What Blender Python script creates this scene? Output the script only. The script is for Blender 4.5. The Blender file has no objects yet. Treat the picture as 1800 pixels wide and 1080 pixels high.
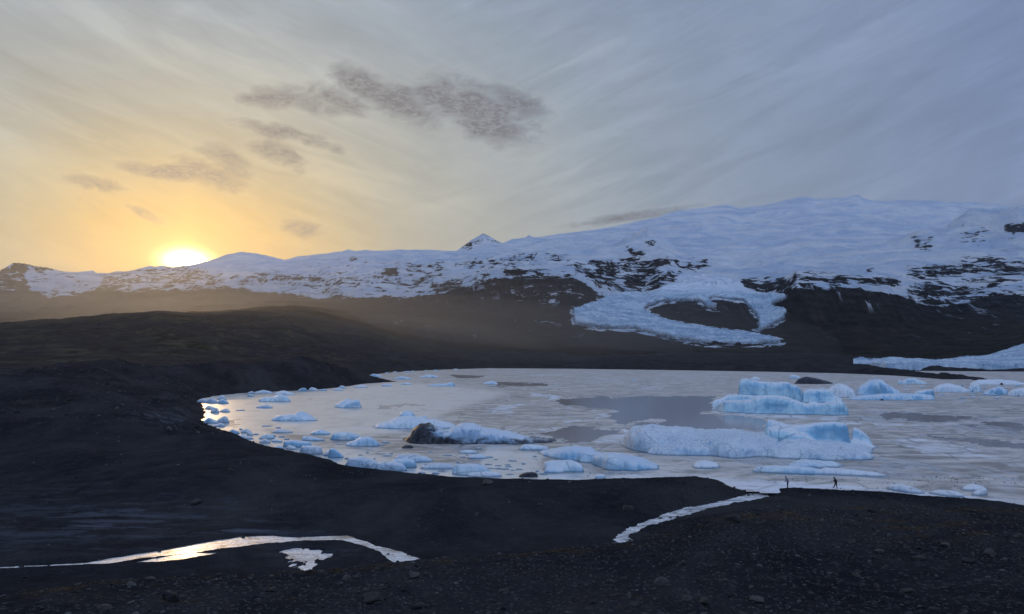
import bpy, bmesh, math, random
import numpy as np
from mathutils import Vector

F = 1300.0          # focal length in photograph pixels
HC = 18.4           # eye height above the lagoon, metres
HY = 630.0          # photograph row of the horizon

# ------------------------------------------------------------------ camera, world, sun, exposure
SC = bpy.context.scene
COL = SC.collection
cam_d = bpy.data.cameras.new('camera')
cam = bpy.data.objects.new('camera', cam_d)
COL.objects.link(cam)
cam.location = (0, 0, HC)
cam.rotation_euler = (math.pi / 2, 0, 0)
cam_d.sensor_width = 36
cam_d.lens = 36 * F / 1800
cam_d.shift_y = (HY - 540) / 1800
cam_d.clip_start = 0.5
cam_d.clip_end = 80000
SC.camera = cam
SC.view_settings.view_transform = 'Standard'
SC.view_settings.look = 'None'
SC.view_settings.exposure = 0
SC.view_settings.gamma = 1
SC.view_settings.use_curve_mapping = False
SC.render.engine = 'CYCLES'
SC.cycles.use_denoising = True
SC.cycles.max_bounces = 5
SC.cycles.diffuse_bounces = 2
SC.cycles.glossy_bounces = 2
SC.cycles.transmission_bounces = 2
SC.cycles.volume_bounces = 1
SC.cycles.sample_clamp_indirect = 3
SC.cycles.sample_clamp_direct = 12

SUN_DIR = Vector(((327 - 900) / F, 1.0, (HY - 457) / F)).normalized()
SUN_AZ = math.atan2(SUN_DIR.x, SUN_DIR.y)
SUN_EL = math.asin(SUN_DIR.z)
LAMP_DIR = Vector((SUN_DIR.x, SUN_DIR.y, SUN_DIR.z + .045)).normalized()   # raised above the visible sun so its light clears the ridge into the dust
SUN_STRENGTH = 0.27
HAZE_DENSITY = 1.9e-5
HAZE_ANISO = 0.80


class NT:
    """small helper to write node trees"""
    def __init__(self, tree):
        self.t = tree
        self.n = tree.nodes
        self.l = tree.links

    def node(self, typ, **kw):
        nd = self.n.new(typ)
        for k, v in kw.items():
            setattr(nd, k, v)
        return nd

    def put(self, sock, v):
        if isinstance(v, bpy.types.NodeSocket):
            self.l.new(v, sock)
        elif v is not None:
            sock.default_value = v

    def m(self, op, a, b=None, c=None, clamp=False):
        nd = self.node('ShaderNodeMath', operation=op, use_clamp=clamp)
        self.put(nd.inputs[0], a)
        if b is not None: self.put(nd.inputs[1], b)
        if c is not None: self.put(nd.inputs[2], c)
        return nd.outputs[0]

    def mix(self, f, a, b, blend='MIX'):
        nd = self.node('ShaderNodeMix', data_type='RGBA', blend_type=blend)
        nd.clamp_factor = True
        self.put(nd.inputs[0], f)
        for s, v in ((nd.inputs[6], a), (nd.inputs[7], b)):
            if isinstance(v, (tuple, list)) and len(v) == 3: v = (*v, 1)
            self.put(s, v)
        return nd.outputs[2]

    def step(self, v, lo, hi, a=0.0, b=1.0, smooth=True):
        nd = self.node('ShaderNodeMapRange')
        nd.interpolation_type = 'SMOOTHSTEP' if smooth else 'LINEAR'
        nd.clamp = True
        self.put(nd.inputs[0], v)
        self.put(nd.inputs[1], lo); self.put(nd.inputs[2], hi)
        self.put(nd.inputs[3], a); self.put(nd.inputs[4], b)
        return nd.outputs[0]

    def noise(self, vec, scale, detail=4, rough=0.55, dist=0.0, typ='FBM'):
        nd = self.node('ShaderNodeTexNoise')
        self.put(nd.inputs['Vector'], vec)
        nd.inputs['Scale'].default_value = scale
        nd.inputs['Detail'].default_value = detail
        nd.inputs['Roughness'].default_value = rough
        nd.inputs['Distortion'].default_value = dist
        return nd.outputs['Fac']

    def voro(self, vec, scale, feature='F1', out='Distance', rnd=1.0):
        nd = self.node('ShaderNodeTexVoronoi', feature=feature)
        self.put(nd.inputs['Vector'], vec)
        nd.inputs['Scale'].default_value = scale
        nd.inputs['Randomness'].default_value = rnd
        return nd.outputs[out]

    def mapv(self, vec, scale=(1, 1, 1), loc=(0, 0, 0), rot=(0, 0, 0)):
        nd = self.node('ShaderNodeMapping')
        self.put(nd.inputs[0], vec)
        nd.inputs['Scale'].default_value = scale
        nd.inputs['Location'].default_value = loc
        nd.inputs['Rotation'].default_value = rot
        return nd.outputs[0]

    def comb(self, x, y, z):
        nd = self.node('ShaderNodeCombineXYZ')
        self.put(nd.inputs[0], x); self.put(nd.inputs[1], y); self.put(nd.inputs[2], z)
        return nd.outputs[0]

    def ramp(self, f, stops, interp='LINEAR'):
        nd = self.node('ShaderNodeValToRGB')
        cr = nd.color_ramp
        cr.interpolation = interp
        while len(cr.elements) < len(stops):
            cr.elements.new(0.5)
        for e, (p, c) in zip(cr.elements, stops):
            e.position = p
            e.color = (*c, 1)
        self.put(nd.inputs[0], f)
        return nd.outputs[0]

    def vm(self, op, a, b=None):
        nd = self.node('ShaderNodeVectorMath', operation=op)
        self.put(nd.inputs[0], a)
        if b is not None: self.put(nd.inputs[1], b)
        return nd

    def bump(self, h, strength, dist, normal=None):
        nd = self.node('ShaderNodeBump')
        nd.inputs['Strength'].default_value = strength
        nd.inputs['Distance'].default_value = dist
        self.put(nd.inputs['Height'], h)
        if normal is not None: self.put(nd.inputs['Normal'], normal)
        return nd.outputs[0]

    def attr(self, name):
        return self.node('ShaderNodeAttribute', attribute_name=name).outputs['Fac']


def build_world():
    w = bpy.data.worlds.new("World")
    SC.world = w
    w.use_nodes = True
    g = NT(w.node_tree)
    g.n.clear()
    out = g.node('ShaderNodeOutputWorld')
    bg = g.node('ShaderNodeBackground')
    g.l.new(bg.outputs[0], out.inputs[0])
    gen = g.node('ShaderNodeTexCoord').outputs['Generated']
    d = g.vm('NORMALIZE', gen).outputs[0]
    sep = g.node('ShaderNodeSeparateXYZ'); g.l.new(d, sep.inputs[0])
    X, Y, Z = sep.outputs
    R = math.degrees
    az = g.m('MULTIPLY', g.m('ARCTAN2', X, Y), R(1))
    el = g.m('MULTIPLY', g.m('ARCSINE', Z), R(1))
    cosel = g.m('SQRT', g.m('MAXIMUM', g.m('SUBTRACT', 1.0, g.m('MULTIPLY', Z, Z)), 0.0))
    daz = g.m('MULTIPLY', g.m('SUBTRACT', az, R(SUN_AZ)), cosel)
    dl = g.m('SUBTRACT', g.m('ABSOLUTE', el), R(SUN_EL))
    # warping field so that the glow is not a perfect ellipse
    plane = g.comb(g.m('DIVIDE', X, g.m('ADD', g.m('ABSOLUTE', Z), 0.30)),
                   g.m('DIVIDE', Y, g.m('ADD', g.m('ABSOLUTE', Z), 0.30)), 0.0)
    big = g.noise(g.mapv(plane, (1.3, 0.45, 1), (3.1, 0.2, 0), (0, 0, 0.25)), 1.0, 5, 0.55, 0.6)
    e1 = g.m('MULTIPLY', daz, 0.74)
    e2 = g.m('MULTIPLY', dl, 1.25)
    eff = g.m('SQRT', g.m('ADD', g.m('MULTIPLY', e1, e1), g.m('MULTIPLY', e2, e2)))
    eff = g.m('ADD', eff, g.m('MULTIPLY', g.m('SUBTRACT', big, 0.5), 9.0))
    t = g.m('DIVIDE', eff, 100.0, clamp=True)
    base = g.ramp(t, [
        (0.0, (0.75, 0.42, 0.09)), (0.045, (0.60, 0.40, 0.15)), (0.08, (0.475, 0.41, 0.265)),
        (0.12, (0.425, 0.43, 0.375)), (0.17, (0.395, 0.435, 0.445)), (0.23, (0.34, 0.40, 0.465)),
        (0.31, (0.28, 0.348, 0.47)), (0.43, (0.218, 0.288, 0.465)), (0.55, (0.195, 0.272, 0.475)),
        (0.75, (0.32, 0.43, 0.68)), (1.0, (0.43, 0.56, 0.86))])  # last stops, out of view, raised to light snow and icebergs
    # high thin cloud in long bands: falling to the right on the left side, rising to the right on the right side
    def bands(rot, off, k, det, sx, sy, dist):
        v = g.mapv(g.comb(az, g.m('MULTIPLY', el, 1.25), 0.0), (1, 1, 1), (off, off, 0), (0, 0, math.radians(rot)))
        return g.noise(g.mapv(v, (sx, sy, 1)), k, det, 0.58, dist)
    side = g.step(g.m('ADD', az, g.m('MULTIPLY', g.m('SUBTRACT', big, .5), 20)), -16.0, 4.0)
    def both(*a, dist=0.5):
        l_ = bands(20, *a, dist); r_ = bands(-24, *a, dist)
        return g.m('ADD', g.m('MULTIPLY', l_, g.m('SUBTRACT', 1.0, side)), g.m('MULTIPLY', r_, side))
    n1 = both(3.0, 1.0, 8, .035, .14)
    n2 = both(8.0, 1.0, 8, .10, .50, dist=1.0)
    n3 = both(1.0, 1.0, 6, .07, .10, dist=1.4)
    n4 = g.noise(g.comb(az, g.m('MULTIPLY', el, 2.0), 0.0), .55, 6, .6, 1.5)
    str_ = g.m('ADD', g.m('MULTIPLY', g.m('SUBTRACT', n1, 0.5), g.m('SUBTRACT', 0.75, g.m('MULTIPLY', side, 0.45))),
               g.m('ADD', g.m('MULTIPLY', g.m('SUBTRACT', n2, 0.5), g.m('MULTIPLY', n3, 1.0)), g.m('MULTIPLY', g.m('SUBTRACT', n3, 0.5), 0.38)))
    str_ = g.m('ADD', str_, g.m('MULTIPLY', g.m('SUBTRACT', n4, 0.5), g.m('MULTIPLY', g.step(n3, .45, .65), .22)))
    fade = g.m('MULTIPLY', g.step(el, 1.0, 9.0, 0.45, 1.0), g.step(el, 55.0, 75.0, 1.0, 0.0))
    gain = g.m('ADD', 1.0, g.m('MULTIPLY', str_, fade))
    col = g.mix(1.0, base, g.comb(gain, gain, gain), 'MULTIPLY')
    veil = g.m('MULTIPLY', g.step(n1, 0.52, 0.75), fade)
    lum = g.mix(1.0, base, (1.30, 1.24, 1.10), 'MULTIPLY')
    col = g.mix(g.m('MULTIPLY', veil, 0.6), col, lum)
    # bright wisps
    ws = None
    for (px, py, hw, hh, tl, am) in [(430, 105, 120, 36, .45, .9), (560, 250, 90, 26, .5, .9), (330, 60, 60, 60, .9, .6), (620, 215, 120, 20, .3, .6), (1030, 320, 160, 40, .1, .5), (1000, 110, 120, 10, -.35, .7), (700, 330, 200, 40, .1, .5), (110, 200, 160, 30, .3, .5)]:
        v = Vector(((px - 900) / F, 1, (HY - py) / F)).normalized()
        k = R(1) / F * v.y; dx = g.m('SUBTRACT', az, R(math.atan2(v.x, v.y))); dy = g.m('SUBTRACT', el, R(math.asin(v.z)))
        ax = g.m('DIVIDE', g.m('SUBTRACT', g.m('MULTIPLY', dx, math.cos(tl)), g.m('MULTIPLY', dy, math.sin(tl))), hw * k)
        ay = g.m('DIVIDE', g.m('ADD', g.m('MULTIPLY', dx, math.sin(tl)), g.m('MULTIPLY', dy, math.cos(tl))), hh * k)
        e = g.m('MULTIPLY', g.m('EXPONENT', g.m('MULTIPLY', g.m('ADD', g.m('MULTIPLY', ax, ax), g.m('MULTIPLY', ay, ay)), -.9)), am)
        ws = e if ws is None else g.m('MAXIMUM', ws, e)
    ws = g.m('MULTIPLY', ws, g.step(n2, .40, .64))
    col = g.mix(g.m('MULTIPLY', ws, .55), col, g.mix(1.0, base, (1.45, 1.36, 1.22), 'MULTIPLY'))
    # low grey-violet clouds between us and the sun: (px, py, half width, half height, tilt, amount)
    clouds = [(640, 152, 62, 26, .35, 1.0), (700, 180, 78, 30, .3, .95), (785, 178, 70, 30, .1, .95), (850, 200, 92, 40, .45, 1.1), (905, 182, 62, 24, .3, .9), (840, 160, 60, 16, .2, .6), (600, 175, 70, 24, .2, .7),
              (480, 170, 62, 20, -.25, .8), (560, 185, 60, 20, .1, .6), (475, 228, 66, 14, .12, .85), (548, 246, 55, 13, .2, .55), (590, 262, 30, 12, .3, .4),
              (372, 268, 42, 12, .1, .55), (400, 285, 45, 24, .5, .7), (490, 270, 50, 18, .25, .8), (520, 292, 28, 14, .5, .45), (300, 303, 80, 13, .02, .9), (370, 308, 58, 20, .3, 1.0), (405, 325, 22, 13, .8, .7),
              (172, 323, 44, 13, .05, .75), (530, 402, 40, 17, .15, .6), (255, 376, 34, 9, .4, .65), (1110, 381, 130, 9, -.12, .7), (930, 215, 40, 20, .6, .5)]
    cn = g.noise(g.mapv(g.comb(az, el, 0.0), (1, 2.0, 1), (0, 0, 0), (0, 0, .35)), 0.42, 10, 0.60, 1.1)
    cn2 = g.noise(g.mapv(g.comb(az, el, 4.0), (1, 2.6, 1), (0, 0, 0), (0, 0, .5)), 1.7, 8, 0.64, 0.8)
    cov = None
    for (px, py, hw, hh, tl, am) in clouds:
        if am == 0: continue
        v = Vector(((px - 900) / F, 1, (HY - py) / F)).normalized()
        ca, ce = R(math.atan2(v.x, v.y)), R(math.asin(v.z))
        k = R(1) / F * v.y
        dx = g.m('SUBTRACT', az, ca); dy = g.m('SUBTRACT', el, ce)
        c_, s_ = math.cos(tl), math.sin(tl)
        ax = g.m('DIVIDE', g.m('SUBTRACT', g.m('MULTIPLY', dx, c_), g.m('MULTIPLY', dy, s_)), hw * k)
        ay = g.m('DIVIDE', g.m('ADD', g.m('MULTIPLY', dx, s_), g.m('MULTIPLY', dy, c_)), hh * k)
        r2 = g.m('ADD', g.m('MULTIPLY', ax, ax), g.m('MULTIPLY', ay, ay))
        e = g.m('MULTIPLY', g.m('EXPONENT', g.m('MULTIPLY', r2, -0.9)), am)
        cov = e if cov is None else g.m('MAXIMUM', cov, e)
    dens = g.m('ADD', g.m('ADD', g.m('MULTIPLY', cov, 1.4), g.m('MULTIPLY', g.m('SUBTRACT', cn, 0.5), 2.9)),
               g.m('MULTIPLY', g.m('SUBTRACT', cn2, 0.5), 1.5))
    dens = g.m('MULTIPLY', g.step(dens, -0.05, 1.05, smooth=False), g.step(cov, 0.0, 0.50))
    dark = g.mix(g.step(cn2, .38, .66, .05, .55), (0.15, 0.153, 0.185), base)
    col = g.mix(g.m('POWER', dens, 1.15), col, dark)
    # bright ragged rims
    rim = g.m('MULTIPLY', g.step(dens, 0.0, 0.10), g.step(dens, 0.40, 0.10))
    col = g.mix(g.m('MULTIPLY', rim, 0.06), col, (0.85, 0.80, 0.68))
    # the sun's aureole seen through thin cloud
    cosang = g.vm('DOT_PRODUCT', d, tuple(SUN_DIR)).outputs['Value']
    ang = g.m('MULTIPLY', g.m('ARCCOSINE', g.m('MINIMUM', cosang, 1.0)), R(1))
    ex = g.m('DIVIDE', daz, 1.15); ey = g.m('DIVIDE', g.m('SUBTRACT', dl, -0.1), 0.62)
    core = g.m('MULTIPLY', g.m('EXPONENT', g.m('MULTIPLY', g.m('ADD', g.m('MULTIPLY', ex, ex), g.m('MULTIPLY', ey, ey)), -.9)), 7.0)
    halo = g.m('MULTIPLY', g.m('EXPONENT', g.m('DIVIDE', ang, -1.8)), 0.75)
    px_ = g.m('MULTIPLY', daz, 1 / 0.9)
    pillar = g.m('MULTIPLY', g.m('EXPONENT', g.m('MULTIPLY', g.m('MULTIPLY', px_, px_), -1.0)),
                 g.m('MULTIPLY', g.m('EXPONENT', g.m('DIVIDE', g.m('ABSOLUTE', dl), -2.2)), 0.22))
    def tint(v, c): return g.mix(1.0, g.comb(v, v, v), c, 'MULTIPLY')
    add = g.mix(1.0, tint(core, (1.0, 0.86, 0.5)), tint(g.m('ADD', halo, pillar), (1.0, 0.60, 0.14)), 'ADD')
    col = g.mix(1.0, col, add, 'ADD')
    # clear sky behind the veil
    sky = g.node('ShaderNodeTexSky')
    sky.sky_type = 'NISHITA'
    sky.sun_disc = False
    sky.sun_elevation = SUN_EL
    sky.sun_rotation = SUN_AZ
    sky.dust_density = 2.0
    skyc = g.mix(1.0, sky.outputs[0], (0.08, 0.08, 0.08), 'MULTIPLY')
    col = g.mix(0.10, col, skyc)
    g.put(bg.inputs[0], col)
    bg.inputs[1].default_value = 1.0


build_world()
sd_ = bpy.data.lights.new('sun', 'SUN')
sd_.energy = SUN_STRENGTH
sd_.angle = math.radians(0.6)
sd_.color = (1.0, 0.66, 0.34)
so = bpy.data.objects.new('sun', sd_)
COL.objects.link(so)
so.rotation_euler = (-LAMP_DIR).to_track_quat('-Z', 'Y').to_euler()

# ------------------------------------------------------------------ numpy noise
def _tab(seed):
    r = np.random.RandomState(seed)
    p = r.permutation(256)
    return np.concatenate([p, p]), r


def perlin2(x, y, seed=0):
    p, r = _tab(seed)
    a = r.rand(256) * 2 * np.pi
    gx, gy = np.cos(a), np.sin(a)
    xi = np.floor(x).astype(np.int64); yi = np.floor(y).astype(np.int64)
    fx = x - xi; fy = y - yi
    xi &= 255; yi &= 255
    u = fx * fx * fx * (fx * (fx * 6 - 15) + 10)
    v = fy * fy * fy * (fy * (fy * 6 - 15) + 10)
    def gr(ix, iy, dx, dy):
        h = p[p[ix & 255] + (iy & 255)]
        return gx[h] * dx + gy[h] * dy
    n0 = gr(xi, yi, fx, fy); n1 = gr(xi + 1, yi, fx - 1, fy)
    n2 = gr(xi, yi + 1, fx, fy - 1); n3 = gr(xi + 1, yi + 1, fx - 1, fy - 1)
    return ((n0 + u * (n1 - n0)) * (1 - v) + (n2 + u * (n3 - n2)) * v) * 1.5


def fbm2(x, y, octv=4, seed=0, gain=0.5, ridge=False):
    s = 0; a = 1.0; t = 0
    for o in range(octv):
        n = perlin2(x * 2 ** o + 17.3 * o, y * 2 ** o - 9.1 * o, seed + o)
        if ridge: n = 1 - 2 * np.abs(n)
        s = s + a * n; t += a; a *= gain
    return s / t


def perlin3(x, y, z, seed=0):
    p, r = _tab(seed)
    g = r.randn(256, 3); g /= np.linalg.norm(g, axis=1)[:, None]
    xi = np.floor(x).astype(np.int64); yi = np.floor(y).astype(np.int64); zi = np.floor(z).astype(np.int64)
    fx = x - xi; fy = y - yi; fz = z - zi
    u = fx * fx * (3 - 2 * fx); v = fy * fy * (3 - 2 * fy); w = fz * fz * (3 - 2 * fz)
    res = 0
    for i in (0, 1):
        for j in (0, 1):
            for k in (0, 1):
                h = p[p[p[(xi + i) & 255] + ((yi + j) & 255)] + ((zi + k) & 255)]
                dd = g[h, 0] * (fx - i) + g[h, 1] * (fy - j) + g[h, 2] * (fz - k)
                res = res + dd * (u if i else 1 - u) * (v if j else 1 - v) * (w if k else 1 - w)
    return res * 1.5


def fbm3(x, y, z, octv=3, seed=0, gain=0.5):
    s = 0; a = 1.0; t = 0
    for o in range(octv):
        s = s + a * perlin3(x * 2 ** o + 5.2 * o, y * 2 ** o, z * 2 ** o - 3.7 * o, seed + o); t += a; a *= gain
    return s / t


def sm(x, a, b):
    t = np.clip((x - a) / (b - a), 0, 1)
    return t * t * (3 - 2 * t)


# ------------------------------------------------------------------ photograph pixel -> place on level ground
def gp(px, py, z=0.0):
    Y = (HC - z) * F / (py - HY)
    return ((px - 900) / F * Y, Y)


def poly_w(pts, z=0.0):
    return np.array([gp(x, y, z) for x, y in pts])


def seg_dist(P, X, Y, closed=True):
    """distance to a polyline / signed inside flag for a polygon"""
    d2 = np.full(X.shape, 1e18)
    inside = np.zeros(X.shape, bool)
    n = len(P)
    for i in range(n if closed else n - 1):
        ax, ay = P[i]; bx, by = P[(i + 1) % n]
        dx, dy = bx - ax, by - ay
        L = dx * dx + dy * dy + 1e-12
        t = np.clip(((X - ax) * dx + (Y - ay) * dy) / L, 0, 1)
        q = (X - ax - t * dx) ** 2 + (Y - ay - t * dy) ** 2
        np.minimum(d2, q, out=d2)
        if closed and ay != by:
            c = ((ay > Y) != (by > Y)) & (X < (bx - ax) * (Y - ay) / (by - ay) + ax)
            inside ^= c
    d = np.sqrt(d2)
    return np.where(inside, -d, d) if closed else d


def in_poly(P, X, Y):
    inside = np.zeros(X.shape, bool)
    n = len(P)
    for i in range(n):
        ax, ay = P[i]; bx, by = P[(i + 1) % n]
        if ay == by: continue
        inside ^= ((ay > Y) != (by > Y)) & (X < (bx - ax) * (Y - ay) / (by - ay) + ax)
    return inside


LAGOON = poly_w([(700, 671), (668, 673), (640, 675), (600, 681), (560, 685), (500, 688), (430, 691), (380, 696), (352, 702), (356, 712),
                 (362, 725), (358, 738), (368, 748), (400, 757), (408, 768), (425, 772), (450, 781), (475, 786), (510, 793), (540, 800),
                 (572, 806), (600, 818), (640, 825), (680, 829), (740, 834), (800, 839), (880, 843), (1000, 846), (1100, 844), (1180, 842),
                 (1215, 841), (1262, 843), (1290, 850), (1350, 857), (1400, 858), (1470, 861), (1560, 865), (1620, 872), (1700, 877),
                 (1760, 881), (1800, 888), (1900, 900), (2100, 915), (2700, 930),
                 (2700, 653), (1800, 653.6), (1700, 653), (1600, 652), (1556, 651), (1580, 654), (1640, 657.5), (1700, 661.5), (1728, 664), (1738, 666.6),
                 (1722, 669), (1660, 667.5), (1600, 662.5), (1560, 660), (1470, 656.5), (1330, 653.5), (1200, 651.3), (1000, 648.5), (860, 647.6),
                 (780, 650), (720, 653), (670, 657), (646, 660), (644, 664), (662, 667)])
ZR, ZL = -0.35, -1.0
STREAM_R = poly_w([(1286, 846), (1300, 860), (1322, 866), (1308, 871), (1285, 877), (1240, 888), (1200, 893), (1170, 903), (1140, 915),
                   (1100, 930), (1080, 945), (1083, 966), (1116, 966), (1114, 952), (1105, 942), (1130, 928), (1170, 916), (1210, 905), (1250, 893),
                   (1300, 885), (1335, 882), (1352, 875), (1350, 866), (1332, 856), (1318, 846)], ZR)
STREAM_L = poly_w([(-200, 1001), (0, 997), (100, 993), (150, 990), (200, 981), (300, 965), (370, 952), (430, 943), (480, 942), (520, 945), (610, 941), (640, 951),
                   (660, 959), (700, 968), (725, 977), (760, 990), (720, 996), (690, 990), (668, 972), (640, 960), (600, 950), (540, 951), (480, 955), (400, 964), (350, 971),
                   (250, 982), (195, 991), (100, 995), (0, 1000), (-200, 1005)], ZL)
STREAM_S = poly_w([(238, 989), (262, 984), (300, 977), (340, 972), (388, 972), (360, 977), (320, 984), (275, 989)], ZL)
POOL = poly_w([(488, 966), (520, 963), (558, 966), (592, 978), (574, 986), (548, 988), (560, 996), (536, 1006), (524, 1000), (530, 992),
               (500, 1004), (492, 1000), (515, 990), (500, 980)], ZL)

# ------------------------------------------------------------------ the lie of the land: cross-section curves, near to far
def C(kn):
    """knots (px, Y, z) or (px, py, Y, 'p')"""
    px, Y, Z = [], [], []
    for k in kn:
        if len(k) == 4:
            px.append(k[0]); Y.append(k[2]); Z.append(HC + (HY - k[1]) * k[2] / F)
        else:
            px.append(k[0]); Y.append(k[1]); Z.append(k[2])
    return np.array(px, float), np.array(Y, float), np.array(Z, float)


def PP(*a):
    return C([(x, y, d, 'p') for x, y, d in a])


SKY = [(-700, 500, 6000), (-200, 470, 6000), (0, 477, 6000), (10, 471, 6000), (23, 463.5, 6000), (43, 462, 6000), (60, 465, 6000), (83, 467, 6050), (107, 473, 6100), (125, 474, 6100), (143, 473, 6150), (163, 470, 6200),
       (173, 478, 6300), (182, 483, 6500), (195, 480, 6700), (207, 477, 6800), (220, 479, 6800), (240, 475, 6800), (263, 468, 6800), (272, 470, 6800), (283, 468.5, 6800), (300, 471, 6800),
       (333, 468, 6700), (360, 463, 6700), (380, 455, 6700), (400, 447, 6700), (423, 443, 6700), (450, 446, 6700), (473, 451, 6700), (500, 458, 6600),
       (520, 452, 6600), (550, 448, 6700), (600, 445, 6900), (612, 440, 6900), (625, 443, 6900), (643, 441, 7000), (667, 443, 7000), (707, 441, 7100), (757, 441, 7200),
       (803, 443, 7000), (813, 435, 6900), (828, 423, 6900), (850, 411, 6900), (862, 417, 6900), (870, 422, 6900), (883, 428, 7000), (900, 423, 7300), (923, 420, 7500),
       (930, 414, 7500), (938, 419, 7500), (960, 417, 7600), (1000, 412, 7700), (1026, 409, 7800), (1072, 402, 8000), (1133, 391, 8200), (1158, 386, 8300),
       (1170, 380, 8300), (1194, 374, 8400), (1237, 370, 8600), (1256, 367, 8600), (1280, 364, 8600), (1301, 370, 8700), (1344, 367, 8800), (1372, 360, 8800),
       (1402, 353, 8800), (1417, 351, 8800), (1439, 355, 8800), (1463, 354, 8800), (1486, 352, 8800), (1497, 350, 8800), (1508, 348, 8800), (1517, 354, 8800), (1541, 360.5, 8900), (1575, 359, 9000),
       (1651, 360.5, 9000), (1728, 363.5, 9000), (1764, 367, 9000), (1800, 368, 9000), (2000, 376, 9000), (2600, 400, 9000)]
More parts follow.
